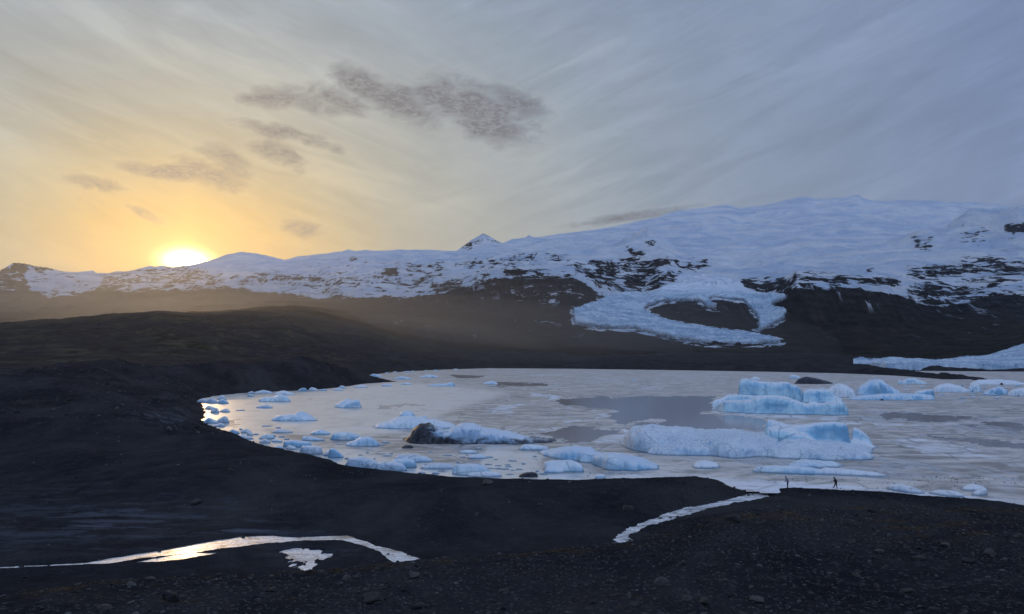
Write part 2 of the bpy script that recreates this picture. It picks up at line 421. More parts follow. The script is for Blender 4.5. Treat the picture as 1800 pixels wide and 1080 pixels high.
CURVES = [
    C([(-700, 0.5, 16.6), (2500, 0.5, 16.6)]),
    C([(-700, 12, 12.6), (2500, 12, 12.6)]),
    C([(-700, 24, 9.2), (2500, 24, 9.2)]),
    PP((-700, 1088, 34), (700, 1083, 34), (1300, 1080, 34.5), (2500, 1078, 35)),
    # crest of the gravel slope
    PP((-700, 1085, 42), (0, 1050, 43), (60, 1040, 43.5), (130, 1033, 44.5), (200, 1025, 46), (400, 1018, 50), (500, 1012, 51), (560, 1007, 52), (640, 996, 54), (740, 986, 57),
       (850, 980, 59), (1000, 965, 60), (1090, 957, 62), (1200, 933, 66), (1280, 915, 70), (1350, 905, 73), (1500, 892, 80), (1700, 893, 82), (1800, 897, 83), (2500, 900, 83)),
    C([(-700, 58, -.9), (0, 58, -.9), (400, 60, -1), (740, 67, -1), (1000, 71, -.8), (1090, 74, -.5), (1150, 80, .1), (1200, 84, .25), (1350, 92, .8),
       (1500, 94, .9), (1620, 91, .8), (1800, 88, .6), (2500, 88, .6)]),
    C([(-700, 85, -.5), (0, 85, -.7), (300, 88, -.7), (420, 88, -.6), (500, 84, -.75), (600, 80, -.85), (700, 78, -.75), (900, 80, -.6), (1090, 84, -.1), (1290, 100, .3), (1400, 102, .4), (1500, 101, .4), (1620, 97, .4), (1800, 91, .3), (2500, 91, .3)]),
    C([(-700, 110, 1.0), (0, 110, .3), (300, 105, .9), (500, 98, .5), (700, 96, .4), (900, 98, .55), (1100, 101, .65), (1200, 106, .9), (1240, 107, .9), (1290, 105, .3), (2500, 110, .2)]),
    C([(-700, 130, 2.0), (0, 135, 1.8), (300, 130, 1.9), (500, 122, 1.3), (600, 116, 0.9), (800, 109, .75), (1000, 108, .8), (1220, 110, .8), (1290, 107, .3), (2500, 120, .2)]),
    C([(-700, 200, 5.5), (0, 200, 5.0), (200, 200, 4.4), (300, 200, 2.6), (350, 200, 1.4), (450, 180, .6), (2500, 180, .2)]),
    # black moraine hill left of the water
    C([(-700, 235, 6), (0, 235, 6.0), (150, 260, 7.0), (230, 290, 3.5), (300, 320, 2.0), (450, 370, 1.5), (540, 420, 2), (600, 470, 2), (2500, 560, .3)]),
    PP((-700, 690, 260), (-200, 680, 262), (0, 668, 265), (30, 660, 270), (60, 653, 285), (100, 647, 300), (150, 645, 320), (200, 640, 340), (240, 643, 360), (300, 641, 390), (360, 640, 410), (420, 640, 440), (480, 637, 470), (515, 632, 490), (540, 630, 500), (570, 632, 515),
       (600, 640, 530), (650, 655, 550), (700, 671, 582), (740, 675, 590), (2500, 675, 600)),
    C([(-700, 320, 2), (0, 330, 3), (300, 450, 2), (540, 560, 3), (600, 590, 3), (650, 620, 1), (700, 650, .3), (2500, 700, .3)]),
    C([(-700, 620, 9), (0, 640, 9), (300, 720, 9), (560, 800, 5), (650, 835, 1.2), (700, 980, .8), (780, 1190, .8), (860, 1365, .8), (1000, 1300, .8), (1200, 1140, .8), (1330, 1040, .8),
       (1470, 915, 1), (1560, 840, 1), (1640, 700, .8), (1800, 1020, .5), (2500, 1020, .5)]),
    C([(-700, 900, 24), (0, 950, 29), (300, 1050, 35), (560, 1150, 20), (700, 1250, 12), (860, 1480, 8), (1000, 1450, 8), (1200, 1350, 10), (1400, 1250, 12), (1600, 1150, 5), (1800, 1150, 2), (2500, 1150, 2)]),
    PP((-700, 590, 1500), (0, 571, 1500), (120, 564, 1500), (180, 558, 1500), (250, 553, 1500), (290, 551, 1500), (330, 552, 1550), (420, 546, 1650), (480, 543, 1750), (520, 541, 1850), (570, 551, 1850), (640, 572, 1800), (700, 594, 1750), (800, 612, 1750), (900, 618, 1750),
       (1100, 622, 1750), (1400, 625, 1650), (1520, 629, 1650), (1600, 634, 1650), (1800, 626, 1700), (2500, 615, 1700)),
    PP((-700, 598, 2300), (0, 579, 2300), (250, 562, 2300), (420, 551, 2300), (520, 538, 2400), (600, 544, 2300), (700, 572, 2150), (900, 606, 2150), (1100, 611, 2150), (1400, 614, 2150), (1600, 624, 2150), (1700, 618, 2150), (1800, 606, 2150), (2500, 590, 2150)),
    PP((-700, 568, 3200), (0, 566, 3200), (250, 557, 3200), (420, 546, 3200), (520, 534, 3100), (640, 540, 2800), (700, 558, 2600), (900, 582, 2550), (1000, 588, 2500), (1100, 592, 2500), (1300, 606, 2500), (1400, 603, 2500), (1600, 612, 2500), (1740, 612, 2450), (1800, 595, 2500), (2500, 585, 2500)),
    PP((-700, 530, 4500), (0, 535, 4500), (150, 538, 4500), (300, 533, 4500), (500, 530, 4200), (620, 535, 3500), (750, 540, 3150), (900, 542, 3000), (1000, 555, 2850), (1100, 572, 2800), (1200, 574, 2850), (1300, 578, 2900), (1340, 584, 2900), (1385, 585, 2850), (1500, 588, 2850), (1650, 588, 2850), (1800, 572, 2900), (2500, 560, 2900)),
    PP((-700, 520, 5000), (0, 512, 5000), (60, 515, 5100), (150, 516, 5200), (250, 500, 5200), (330, 500, 5100), (450, 510, 4800), (570, 522, 4200), (600, 508, 4000), (650, 505, 3950), (720, 520, 3700), (800, 508, 3600), (850, 492, 3450), (870, 485, 3400), (940, 488, 3400), (1010, 487, 3400), (1040, 505, 3350), (1075, 522, 3400),
       (1130, 532, 3500), (1160, 527, 3300), (1250, 525, 3300), (1300, 527, 3350), (1345, 540, 3400), (1366, 530, 3330), (1392, 512, 3120), (1400, 508, 3050), (1500, 508, 3100), (1560, 515, 3150), (1610, 532, 3250), (1680, 528, 3400), (1740, 518, 3400), (1800, 510, 3450), (2500, 500, 3500)),
    PP((-700, 498, 5500), (0, 490, 5500), (80, 492, 5600), (200, 492, 5900), (330, 483, 5900), (400, 475, 5700), (500, 482, 5400), (600, 478, 5200), (700, 472, 5000), (800, 465, 5000), (900, 455, 4900), (1000, 452, 4700), (1100, 450, 4600), (1160, 447, 4600), (1200, 468, 4500), (1300, 480, 4400),
       (1400, 474, 4300), (1500, 470, 4300), (1600, 465, 4300), (1700, 462, 4300), (1800, 456, 4300), (2500, 450, 4300)),
    PP((-700, 482, 5800), (0, 482, 5800), (100, 481, 5850), (200, 483, 6300), (300, 477, 6400), (400, 460, 6300), (500, 466, 6100), (600, 460, 6000), (700, 455, 6100), (800, 452, 6200), (900, 443, 6200), (1000, 436, 6000), (1100, 431, 5900), (1140, 426, 5900), (1200, 438, 5900), (1300, 440, 5800),
       (1400, 430, 5800), (1500, 425, 5800), (1600, 425, 5700), (1640, 420, 5600), (1700, 412, 5500), (1740, 416, 5500), (1790, 398, 5400), (1830, 392, 5400), (2500, 410, 5600)),
    PP((-700, 490, 5900), (0, 480, 5920), (200, 481, 6500), (300, 474, 6600), (400, 452, 6500), (500, 461, 6350), (600, 450, 6400), (700, 446, 6600), (800, 446, 6700), (850, 432, 6600), (900, 432, 6800), (1000, 424, 7000), (1100, 414, 7100), (1200, 402, 7200), (1300, 402, 7300),
       (1400, 392, 7300), (1500, 390, 7300), (1600, 392, 7200), (1700, 394, 7200), (1800, 398, 7200), (2500, 400, 7200)),
    PP(*SKY),
    C([(a, d + 900, HC + (HY - b) * d / F - 260) for a, b, d in SKY]),
    C([(-700, 12000, 350), (900, 12500, 700), (2600, 13000, 1300)]),
]
# spurs, mounds and hollows: (px, py-or-None, Y, z height, radius x, radius y)
BUMPS = [(1140, 5600, 110, 110, 160), (1105, 5300, 60, 90, 140), (1618, 5300, 90, 130, 200), (1710, 5350, 120, 160, 200), (1800, 5150, 150, 330, 300),
         (1505, 835, 17.5, 26, 55), (1545, 800, 9.0, 26, 40), (1450, 880, 8.0, 55, 50), (1648, 700, 6.2, 13, 18), (1700, 665, 2.4, 16, 12), (1600, 745, 3.4, 25, 22), (1675, 675, 2.0, 18, 14),
         (260, 300, 4.0, 30, 35), (160, 390, 5.0, 14, 30), (60, 170, 1.6, 25, 18), (420, 160, 0.8, 18, 12), (230, 150, 1.4, 22, 14), (90, 120, .8, 18, 9),
         (1290, 73, .35, 2.2, 1.6), (1230, 68, .5, 3.5, 3), (330, 108, .7, 9, 7), (600, 100, .5, 12, 5), (1200, 97, .5, 6, 4)]


def base_height(X, Y):
    X = np.asarray(X, float); Y = np.asarray(Y, float)
    shp = X.shape
    X = X.ravel(); Y = Y.ravel()
    out = np.empty_like(X)
    CH = 60000
    for s in range(0, len(X), CH):
        x = X[s:s + CH]; y = np.clip(Y[s:s + CH], 0.6, 12900)
        px = 900 + F * x / np.maximum(y, 26)
        Ys = np.log(np.stack([np.interp(px, c[0], c[1]) for c in CURVES]))
        Zs = np.stack([np.interp(px, c[0], c[2]) for c in CURVES])
        for k in range(1, len(CURVES)):
            Ys[k] = np.maximum(Ys[k], Ys[k - 1] + 0.004)
        h = np.diff(Ys, axis=0); d = np.diff(Zs, axis=0) / h
        m = np.zeros_like(Zs)
        same = d[:-1] * d[1:] > 0
        w1 = 2 * h[1:] + h[:-1]; w2 = h[1:] + 2 * h[:-1]
        with np.errstate(divide='ignore', invalid='ignore'):
            hm = (w1 + w2) / (w1 / d[:-1] + w2 / d[1:])
        m[1:-1] = np.where(same, hm, 0)
        m[0] = d[0]; m[-1] = d[-1]
        ly = np.log(y)
        i = np.clip((ly[None] >= Ys).sum(0) - 1, 0, len(CURVES) - 2)[None]
        tk = lambda A: np.take_along_axis(A, i, 0)[0]
        tk1 = lambda A: np.take_along_axis(A, i + 1, 0)[0]
        hh = tk(h); t = np.clip((ly - tk(Ys)) / hh, 0, 1)
        t2, t3 = t * t, t * t * t
        out[s:s + CH] = ((2 * t3 - 3 * t2 + 1) * tk(Zs) + (t3 - 2 * t2 + t) * hh * tk(m) +
                         (-2 * t3 + 3 * t2) * tk1(Zs) + (t3 - t2) * hh * tk1(m))
    z = out
    for (bx, bY, bz, rx, ry) in BUMPS:
        cx = (bx - 900) / F * bY
        z = z + bz * np.exp(-(((X - cx) / rx) ** 2 + ((Y - bY) / ry) ** 2))
    return z.reshape(shp)


def terrain(X, Y, fine=True):
    X = np.asarray(X, float); Y = np.asarray(Y, float)
    z = base_height(X, Y)
    A = np.abs
    # foreground gravel slope and beach
    near = 1 - sm(Y, 95, 140)
    z = z + near * (fbm2(X / 9, Y / 9, 3, 3) * 0.35 * sm(Y, 20, 40) * (1 - .6 * sm(Y, 56, 62)) + fbm2(X / 2.2, Y / 2.2, 3, 9) * 0.13)
    grav = 1 - sm(Y, 52, 60) * (1 - sm(X, 6, 22))
    if fine:
        z = z + near * fbm2(X / .75, Y / .75, 3, 21, .6) * (0.035 + .055 * grav)
        z = z + near * grav * np.maximum(fbm2(X / 3.1, Y / 2.1, 4, 27, .55, True) - .25, 0) * 0.28
    # moraine hills left of the lagoon
    mor = sm(Y, 100, 180) * (1 - sm(Y, 560, 700)) * (1 - sm(X, -80, 60))
    warp = fbm2(X / 90, Y / 90, 2, 41) * 30
    z = z + mor * (fbm2((X + warp) / 48, Y / 60, 6, 43, .55, True) * 4.0 - 1.4 + fbm2(X / 8, Y / 10, 4, 47, .55, True) * .7)
    flat = sm(Y, 62, 80) * (1 - sm(Y, 110, 170)) * (1 - sm(X, 5, 25))
    z = z + flat * fbm2(X / 14, Y / 9, 3, 50) * 0.22
    # mossy plain and foothills
    mid = sm(Y, 700, 1100) * (1 - sm(Y, 2400, 3600))
    z = z + mid * (fbm2(X / 260, Y / 260, 5, 61, .5, True) * 10 - 3.5 + fbm2(X / 60, Y / 60, 4, 67, .6) * 3.0 + fbm2(X / 22, Y / 22, 3, 69, .6, True) * 1.2)
    # mountains
    far = sm(Y, 2500, 3200)
    px = 900 + F * X / np.maximum(Y, 26)
    ysk = np.interp(px, [k[0] for k in SKY], [k[2] for k in SKY])
    rel = Y / ysk
    crest = 1 - .8 * sm(rel, .86, .97)
    dome = sm(px, 900, 1200) * sm(Y, 4400, 5600)
    if fine and np.any(far > 0):
        w1 = fbm2(X / 700, Y / 700, 3, 71) * 250
        r1 = fbm2((X + w1) / 620, (Y - w1) / 900, 6, 73, .52, True)
        r2 = fbm2((X - w1) / 170, (Y + w1) / 330, 4, 79, .55, True)
        amp = far * crest * (1 - .62 * dome) * np.clip(Y / 6500, .4, 1)
        z = z + amp * ((r1 - .42) * 62 + (r2 - .38) * 26)
        # stepped lava beds
        band = far * sm(Y, 2700, 3300) * (1 - sm(Y, 5600, 6400)) * (1 - .5 * dome)
        ph = z / 46 + fbm2(X / 500, Y / 500, 3, 83) * 1.2
        z = z + band * (np.sin(ph * 2 * np.pi) * 4.0)
        z = z + far * dome * crest * (fbm2(X / 420, Y / 420, 5, 87, .55) * 34 + fbm2(X / 1100, Y / 500, 4, 88, .5, True) * 36)
    # waters
    if np.any(Y < 1500):
        msk = Y < 1700
        x, y = X[msk], Y[msk]
        zz = z[msk]
        wob = fbm2(x / 6, y / 6, 3, 91) * np.clip(y / 120, .5, 4)
        sd = seg_dist(LAGOON, x, y) + wob
        w = np.clip(y / 25, 3, 30)
        zz = np.where(sd < 0, -np.minimum(-sd * .12, 2.5), np.minimum(zz, .02 + sd * .6) * sm(sd, -1, w) + np.minimum(sd * .04, 2) * (1 - sm(sd, -1, w)))
        near_m = y < 125
        for Ps, zw, wd in (((STREAM_R,), ZR, .7), ((STREAM_L, STREAM_S, POOL), ZL, .35)):
            xs, ys = x[near_m], y[near_m]
            s2 = seg_dist(Ps[0], xs, ys)
            for P in Ps[1:]: s2 = np.minimum(s2, seg_dist(P, xs, ys))
            s2 = s2 + fbm2(xs / 1.6, ys / 1.6, 4, 93, .6) * wd
            if zw == ZL: s2 = s2 + .06 + np.exp(-(seg_dist(POOL, xs, ys) / 2.5) ** 2) * (fbm2(xs / 1.3, ys / 2.0, 4, 95, .65) * 1.7 + .15)
            zn = zz[near_m]
            bank = np.maximum(zn, zw + .06 + s2 * .03)
            bl = sm(s2, 0, 3.5)
            cut = np.where(s2 < 0, zw - np.minimum(-s2 * .3, .25), zw + np.minimum(s2 * .35, .14) + (bank - zw - .14) * bl)
            zn = np.where(s2 < 3.5, np.where(s2 < 0, cut, np.minimum(np.maximum(cut, zw + s2 * .3 * (1 - bl)), bank + .14)), np.where(s2 < 16, np.maximum(zn, zw + .07 - sm(s2, 4, 16) * 1.2), zn))
            zz[near_m] = zn
        z = z.copy(); z[msk] = zz
    return z


# ------------------------------------------------------------------ maps of snow and ice, painted region by region
class Map:
    def __init__(s, x0, x1, y0, y1, cell):
        s.x0, s.y0, s.c = x0, y0, cell
        s.nx, s.ny = int((x1 - x0) / cell) + 1, int((y1 - y0) / cell) + 1
        gx, gy = np.meshgrid(x0 + np.arange(s.nx) * cell, y0 + np.arange(s.ny) * cell)
        s.gx, s.gy = gx, gy
        s.v = np.zeros(gx.shape)

    def poly(s, pts, val, op='set'):
        m = in_poly(pts, s.gx + .01, s.gy + .013)
        s.v[m] = val if op == 'set' else (np.minimum(s.v[m], val) if op == 'min' else np.maximum(s.v[m], val))

    def ell(s, x, y, rx, ry, val):
        s.v[((s.gx - x) / rx) ** 2 + ((s.gy - y) / ry) ** 2 < 1] = val

    def blur(s, n=1):
        for _ in range(n):
            v = np.pad(s.v, 1, mode='edge')
            v = (v[:-2] + 2 * v[1:-1] + v[2:]) / 4
            s.v = (v[:, :-2] + 2 * v[:, 1:-1] + v[:, 2:]) / 4

    def at(s, px, py):
        fx = np.clip((px - s.x0) / s.c, 0, s.nx - 1.001); fy = np.clip((py - s.y0) / s.c, 0, s.ny - 1.001)
        i = fx.astype(int); j = fy.astype(int); u = fx - i; v = fy - j
        V = s.v
        return (V[j, i] * (1 - u) + V[j, i + 1] * u) * (1 - v) + (V[j + 1, i] * (1 - u) + V[j + 1, i + 1] * u) * v


SNOWLINE = [(-300, 500), (0, 500), (40, 506), (75, 517), (90, 521), (130, 516), (190, 506), (240, 498), (300, 497), (360, 499), (417, 506), (477, 515), (533, 521), (560, 526), (580, 523), (600, 508), (650, 505),
            (690, 510), (715, 522), (740, 519), (770, 513), (800, 510), (825, 504), (850, 494), (870, 485), (935, 489), (975, 486), (1010, 489),
            (1030, 500), (1060, 520), (1100, 535), (1330, 535), (1345, 500), (1385, 506), (1400, 510), (1480, 508), (1550, 514), (1590, 522), (1610, 534),
            (1640, 541), (1670, 537), (1690, 524), (1720, 520), (1760, 520), (1800, 508), (2100, 500)]
SNOW = Map(-300, 2100, 330, 700, 2)
xs_, ys_ = zip(*SNOWLINE)
SNOW.v = np.where(SNOW.gy < np.interp(SNOW.gx, xs_, ys_), 0.95, 0.08)
for pts, v in [
    ([(480, 478), (700, 462), (1000, 452), (1010, 490), (870, 487), (800, 510), (720, 522), (560, 523), (480, 510)], .73),
    ([(1590, 470), (1700, 455), (1900, 440), (1900, 520), (1740, 522), (1680, 538), (1600, 530)], .64),
    ([(1180, 450), (1260, 455), (1260, 480), (1180, 482)], .78),
    ([(-300, 460), (0, 470), (38, 466), (52, 500), (60, 515), (0, 520), (-300, 520)], .28),
    ([(40, 462), (170, 468), (190, 480), (240, 490), (230, 498), (130, 518), (85, 523), (60, 500)], .70),
    ([(18, 455), (170, 462), (176, 478), (110, 477), (60, 470), (20, 472)], .38),
    ([(180, 478), (340, 466), (400, 490), (400, 512), (180, 512)], .48),
    ([(400, 485), (450, 478), (560, 486), (582, 492), (585, 506), (560, 510), (530, 508), (470, 500), (417, 505)], .56),
    ([(500, 498), (580, 505), (580, 523), (533, 522), (490, 515)], .62),
    ([(520, 455), (640, 450), (760, 465), (760, 480), (640, 475), (520, 478)], .82),
    ([(585, 490), (700, 480), (780, 492), (800, 512), (720, 522), (690, 508), (600, 508)], .60),
    ([(700, 462), (800, 460), (860, 448), (1000, 448), (1010, 470), (960, 485), (870, 480), (800, 486), (740, 486)], .74),
    ([(880, 448), (1005, 448), (1005, 462), (880, 460)], .62),
    ([(885, 472), (950, 470), (960, 486), (880, 486)], .52),
    ([(755, 494), (810, 496), (830, 508), (800, 514), (760, 512)], .34),
    ([(1010, 462), (1060, 456), (1100, 452), (1170, 450), (1196, 460), (1200, 478), (1180, 500), (1150, 512), (1085, 512), (1050, 505), (1030, 490), (1010, 480)], .47),
    ([(870, 486), (1010, 487), (1030, 505), (1060, 522), (1010, 540), (900, 530), (850, 505)], .20),
    ([(1160, 465), (1250, 455), (1250, 475), (1165, 482)], .74),
    ([(1300, 490), (1390, 490), (1390, 512), (1340, 518), (1310, 505)], .36),
    ([(1380, 476), (1450, 472), (1480, 486), (1480, 508), (1400, 510), (1380, 500)], .52),
    ([(1450, 484), (1590, 488), (1585, 503), (1500, 504), (1450, 502)], .50),
    ([(1595, 478), (1640, 468), (1800, 462), (1800, 482), (1700, 484), (1640, 490), (1600, 492)], .50),
    ([(1590, 505), (1650, 500), (1700, 503), (1700, 520), (1670, 540), (1635, 542), (1610, 530)], .46),
    ([(1700, 495), (1740, 490), (1800, 486), (1800, 512), (1740, 520), (1700, 514)], .52),
    ([(1602, 414), (1635, 414), (1640, 440), (1606, 440)], .62),
    ([(1680, 400), (1735, 396), (1735, 428), (1690, 430)], .76),
    ([(1700, 450), (1790, 448), (1790, 456), (1700, 456)], .58),
    ([(1765, 396), (1850, 392), (1850, 414), (1768, 412)], .40),
    ([(812, 436), (850, 408), (885, 428), (880, 442), (840, 444)], .84),
    ([(815, 430), (830, 423), (830, 436), (818, 438)], .4)]:
    SNOW.poly(pts, v)
for e in [(687, 477, 15, 7, .12), (731, 472, 16, 6, .34), (765, 470, 16, 4, .36), (620, 458, 7, 8, .45), (825, 463, 18, 3.5, .42), (885, 462, 22, 4, .40), (925, 452, 26, 4, .42), (905, 478, 22, 6, .35),
          (855, 484, 8, 4, .35), (540, 490, 26, 6, .36), (1145, 427, 12, 6, .4), (1118, 445, 15, 5, .16), (1106, 438, 5, 3, .3), (1239, 459, 5, 11, .3), (1190, 463, 4, 7, .3), (1212, 466, 5, 6, .4), (1227, 468, 4, 7, .35),
          (1612, 428, 5, 7, .3), (1626, 432, 5, 6, .35), (1720, 408, 4, 4, .3), (1700, 412, 4, 4, .4), (1636, 442, 6, 2, .2), (1212, 402, 2, 1.5, .3), (1227, 401, 2, 1.5, .2), (1410, 398, 4, 2, .5),
          (1528, 475, 5, 4, .1), (1535, 492, 18, 4, .16), (1430, 492, 22, 5, .18), (1480, 489, 18, 4, .15), (1560, 494, 20, 3, .2), (1660, 478, 60, 5, .24), (1740, 472, 50, 4, .2), (1630, 512, 18, 8, .3), (1345, 504, 20, 8, .15), (1780, 402, 10, 4, .15), (1060, 480, 20, 4, .25), (1160, 462, 16, 5, .24), (1130, 478, 20, 4, .24), (1110, 500, 20, 5, .2)]:
    SNOW.ell(*e)
SNOW.ell(1384, 482, 10, 9, .9)
SNOW.blur(3)

GLAC = Map(900, 2300, 470, 680, 1.5)
GLAC_POLY = [(1006, 544), (1011, 571), (1057, 577), (1118, 579), (1158, 590), (1210, 600), (1256, 607), (1326, 609), (1341, 605), (1381, 603), (1356, 595),
             (1317, 588), (1274, 582), (1216, 574), (1176, 565), (1149, 556), (1133, 547), (1133, 541), (1149, 535), (1170, 530), (1231, 530), (1243, 541),
             (1265, 544), (1246, 529), (1253, 522), (1280, 526), (1308, 530), (1320, 544), (1335, 562), (1335, 576), (1318, 588), (1347, 577), (1378, 561),
             (1384, 544), (1353, 539), (1360, 535), (1384, 525), (1380, 516), (1332, 513), (1311, 504), (1304, 492), (1256, 480), (1194, 480), (1188, 495),
             (1164, 504), (1133, 513), (1097, 513), (1069, 519), (1048, 532)]
GLAC.poly(GLAC_POLY, 1.0)
GLAC.blur(6)


def mesh_obj(name, co, faces, mat, smooth=True, attrs=None, parent=None, kind=None):
    me = bpy.data.meshes.new(name)
    co = np.ascontiguousarray(co, dtype=np.float32)
    faces = np.ascontiguousarray(faces, dtype=np.int32)
    nf, k = faces.shape
    me.vertices.add(len(co)); me.vertices.foreach_set('co', co.ravel())
    me.loops.add(nf * k); me.loops.foreach_set('vertex_index', faces.ravel())
    me.polygons.add(nf)
    me.polygons.foreach_set('loop_start', np.arange(0, nf * k, k, dtype=np.int32))
    try:
        me.polygons.foreach_set('loop_total', np.full(nf, k, dtype=np.int32))
    except Exception:
        pass
    me.update(calc_edges=True)
    me.polygons.foreach_set('use_smooth', np.full(nf, smooth))
    for an, av in (attrs or {}).items():
        a = me.attributes.new(an, 'FLOAT', 'POINT')
        a.data.foreach_set('value', np.ascontiguousarray(av, dtype=np.float32).ravel())
    if mat: me.materials.append(mat)
    o = bpy.data.objects.new(name, me)
    COL.objects.link(o)
    if parent: o.parent = parent
    if kind: o['kind'] = kind
    return o


def grid_faces(nr, nc, keep=None):
    i = np.arange(nr * nc).reshape(nr, nc)
    f = np.stack([i[:-1, :-1], i[:-1, 1:], i[1:, 1:], i[1:, :-1]], -1).reshape(-1, 4)
    if keep is not None:
        f = f[keep.ravel()]
    return f


def compact(co, f, attrs=None):
    used = np.zeros(len(co), bool); used[f.ravel()] = True
    idx = np.cumsum(used) - 1
    return co[used], idx[f], {k: v.ravel()[used] for k, v in (attrs or {}).items()}


def tag(o, label=None, cat=None, group=None, kind=None):
    if label: o['label'] = label
    if cat: o['category'] = cat
    if group: o['group'] = group
    if kind: o['kind'] = kind
    return o


# ------------------------------------------------------------------ materials
def new_mat(name):
    m = bpy.data.materials.new(name)
    m.use_nodes = True
    g = NT(m.node_tree)
    b = m.node_tree.nodes['Principled BSDF']
    return m, g, b


def pos(g):
    return g.node('ShaderNodeNewGeometry').outputs['Position']


def mat_sand():
    m, g, b = new_mat('black_sand')
    P = pos(g)
    n_big = g.noise(g.mapv(P, (1, .7, 1)), 0.05, 8, .68, .6)
    n_mid = g.noise(P, 0.5, 5, .65)
    n_fine = g.noise(P, 7.0, 5, .75)
    n_grit = g.voro(P, 5.5, out='Color')
    sepc = g.node('ShaderNodeSeparateColor'); g.l.new(n_grit, sepc.inputs[0])
    col = g.mix(g.step(n_big, .35, .7), (.021, .0222, .0270), (.060, .0595, .0620))
    col = g.mix(g.m('MULTIPLY', g.step(n_mid, .45, .8), .5), col, (.072, .071, .073))
    grit = g.m('MULTIPLY', g.step(sepc.outputs[0], .80, 1.0), g.step(g.attr('gravel'), .1, .9, .25, .9))
    col = g.mix(grit, col, (.10, .098, .098))
    col = g.mix(g.step(n_fine, .3, .8, .35, 0.0), col, (.008, .008, .010))
    # dry pale silt left by meltwater on the flats
    silt = g.m('MULTIPLY', g.attr('silt'), g.step(g.noise(g.mapv(P, (.10, .32, 1)), 1.0, 6, .7, .6), .44, .68))
    col = g.mix(silt, col, (.13, .145, .18))
    # moss and withered grass
    moss = g.m('MULTIPLY', g.attr('moss'), g.step(g.noise(g.mapv(P, (1, 1, 1)), .28, 7, .7, .4), .44, .66))
    mcol = g.mix(g.step(g.noise(P, 2.5, 4, .7), .35, .65), (.020, .016, .010), (.120, .080, .036))
    col = g.mix(moss, col, mcol)
    # the far mossy plain
    green = g.m('MULTIPLY', g.attr('green'), g.step(g.noise(P, .012, 9, .72, .5), .40, .62))
    gcol = g.mix(g.step(g.noise(g.mapv(P, (1, .6, 1)), .035, 9, .75, .5), .36, .64), (.016, .017, .014), (.085, .080, .056))
    gcol = g.mix(g.step(g.noise(g.mapv(P, (.02, .05, .02)), 1.0, 8, .75, .4), .48, .62), gcol, (.030, .028, .028))
    col = g.mix(green, col, gcol)
    g.put(b.inputs['Base Color'], col)
    wet = g.attr('wet')
    g.put(b.inputs['Roughness'], g.m('SUBTRACT', .93, g.m('MULTIPLY', wet, .25)))
    b.inputs['IOR'].default_value = 1.01
    h = g.m('ADD', g.m('MULTIPLY', n_fine, .5), g.m('MULTIPLY', g.noise(P, 1.7, 5, .7), 1.0))
    g.put(b.inputs['Normal'], g.bump(h, .9, .2))
    return m


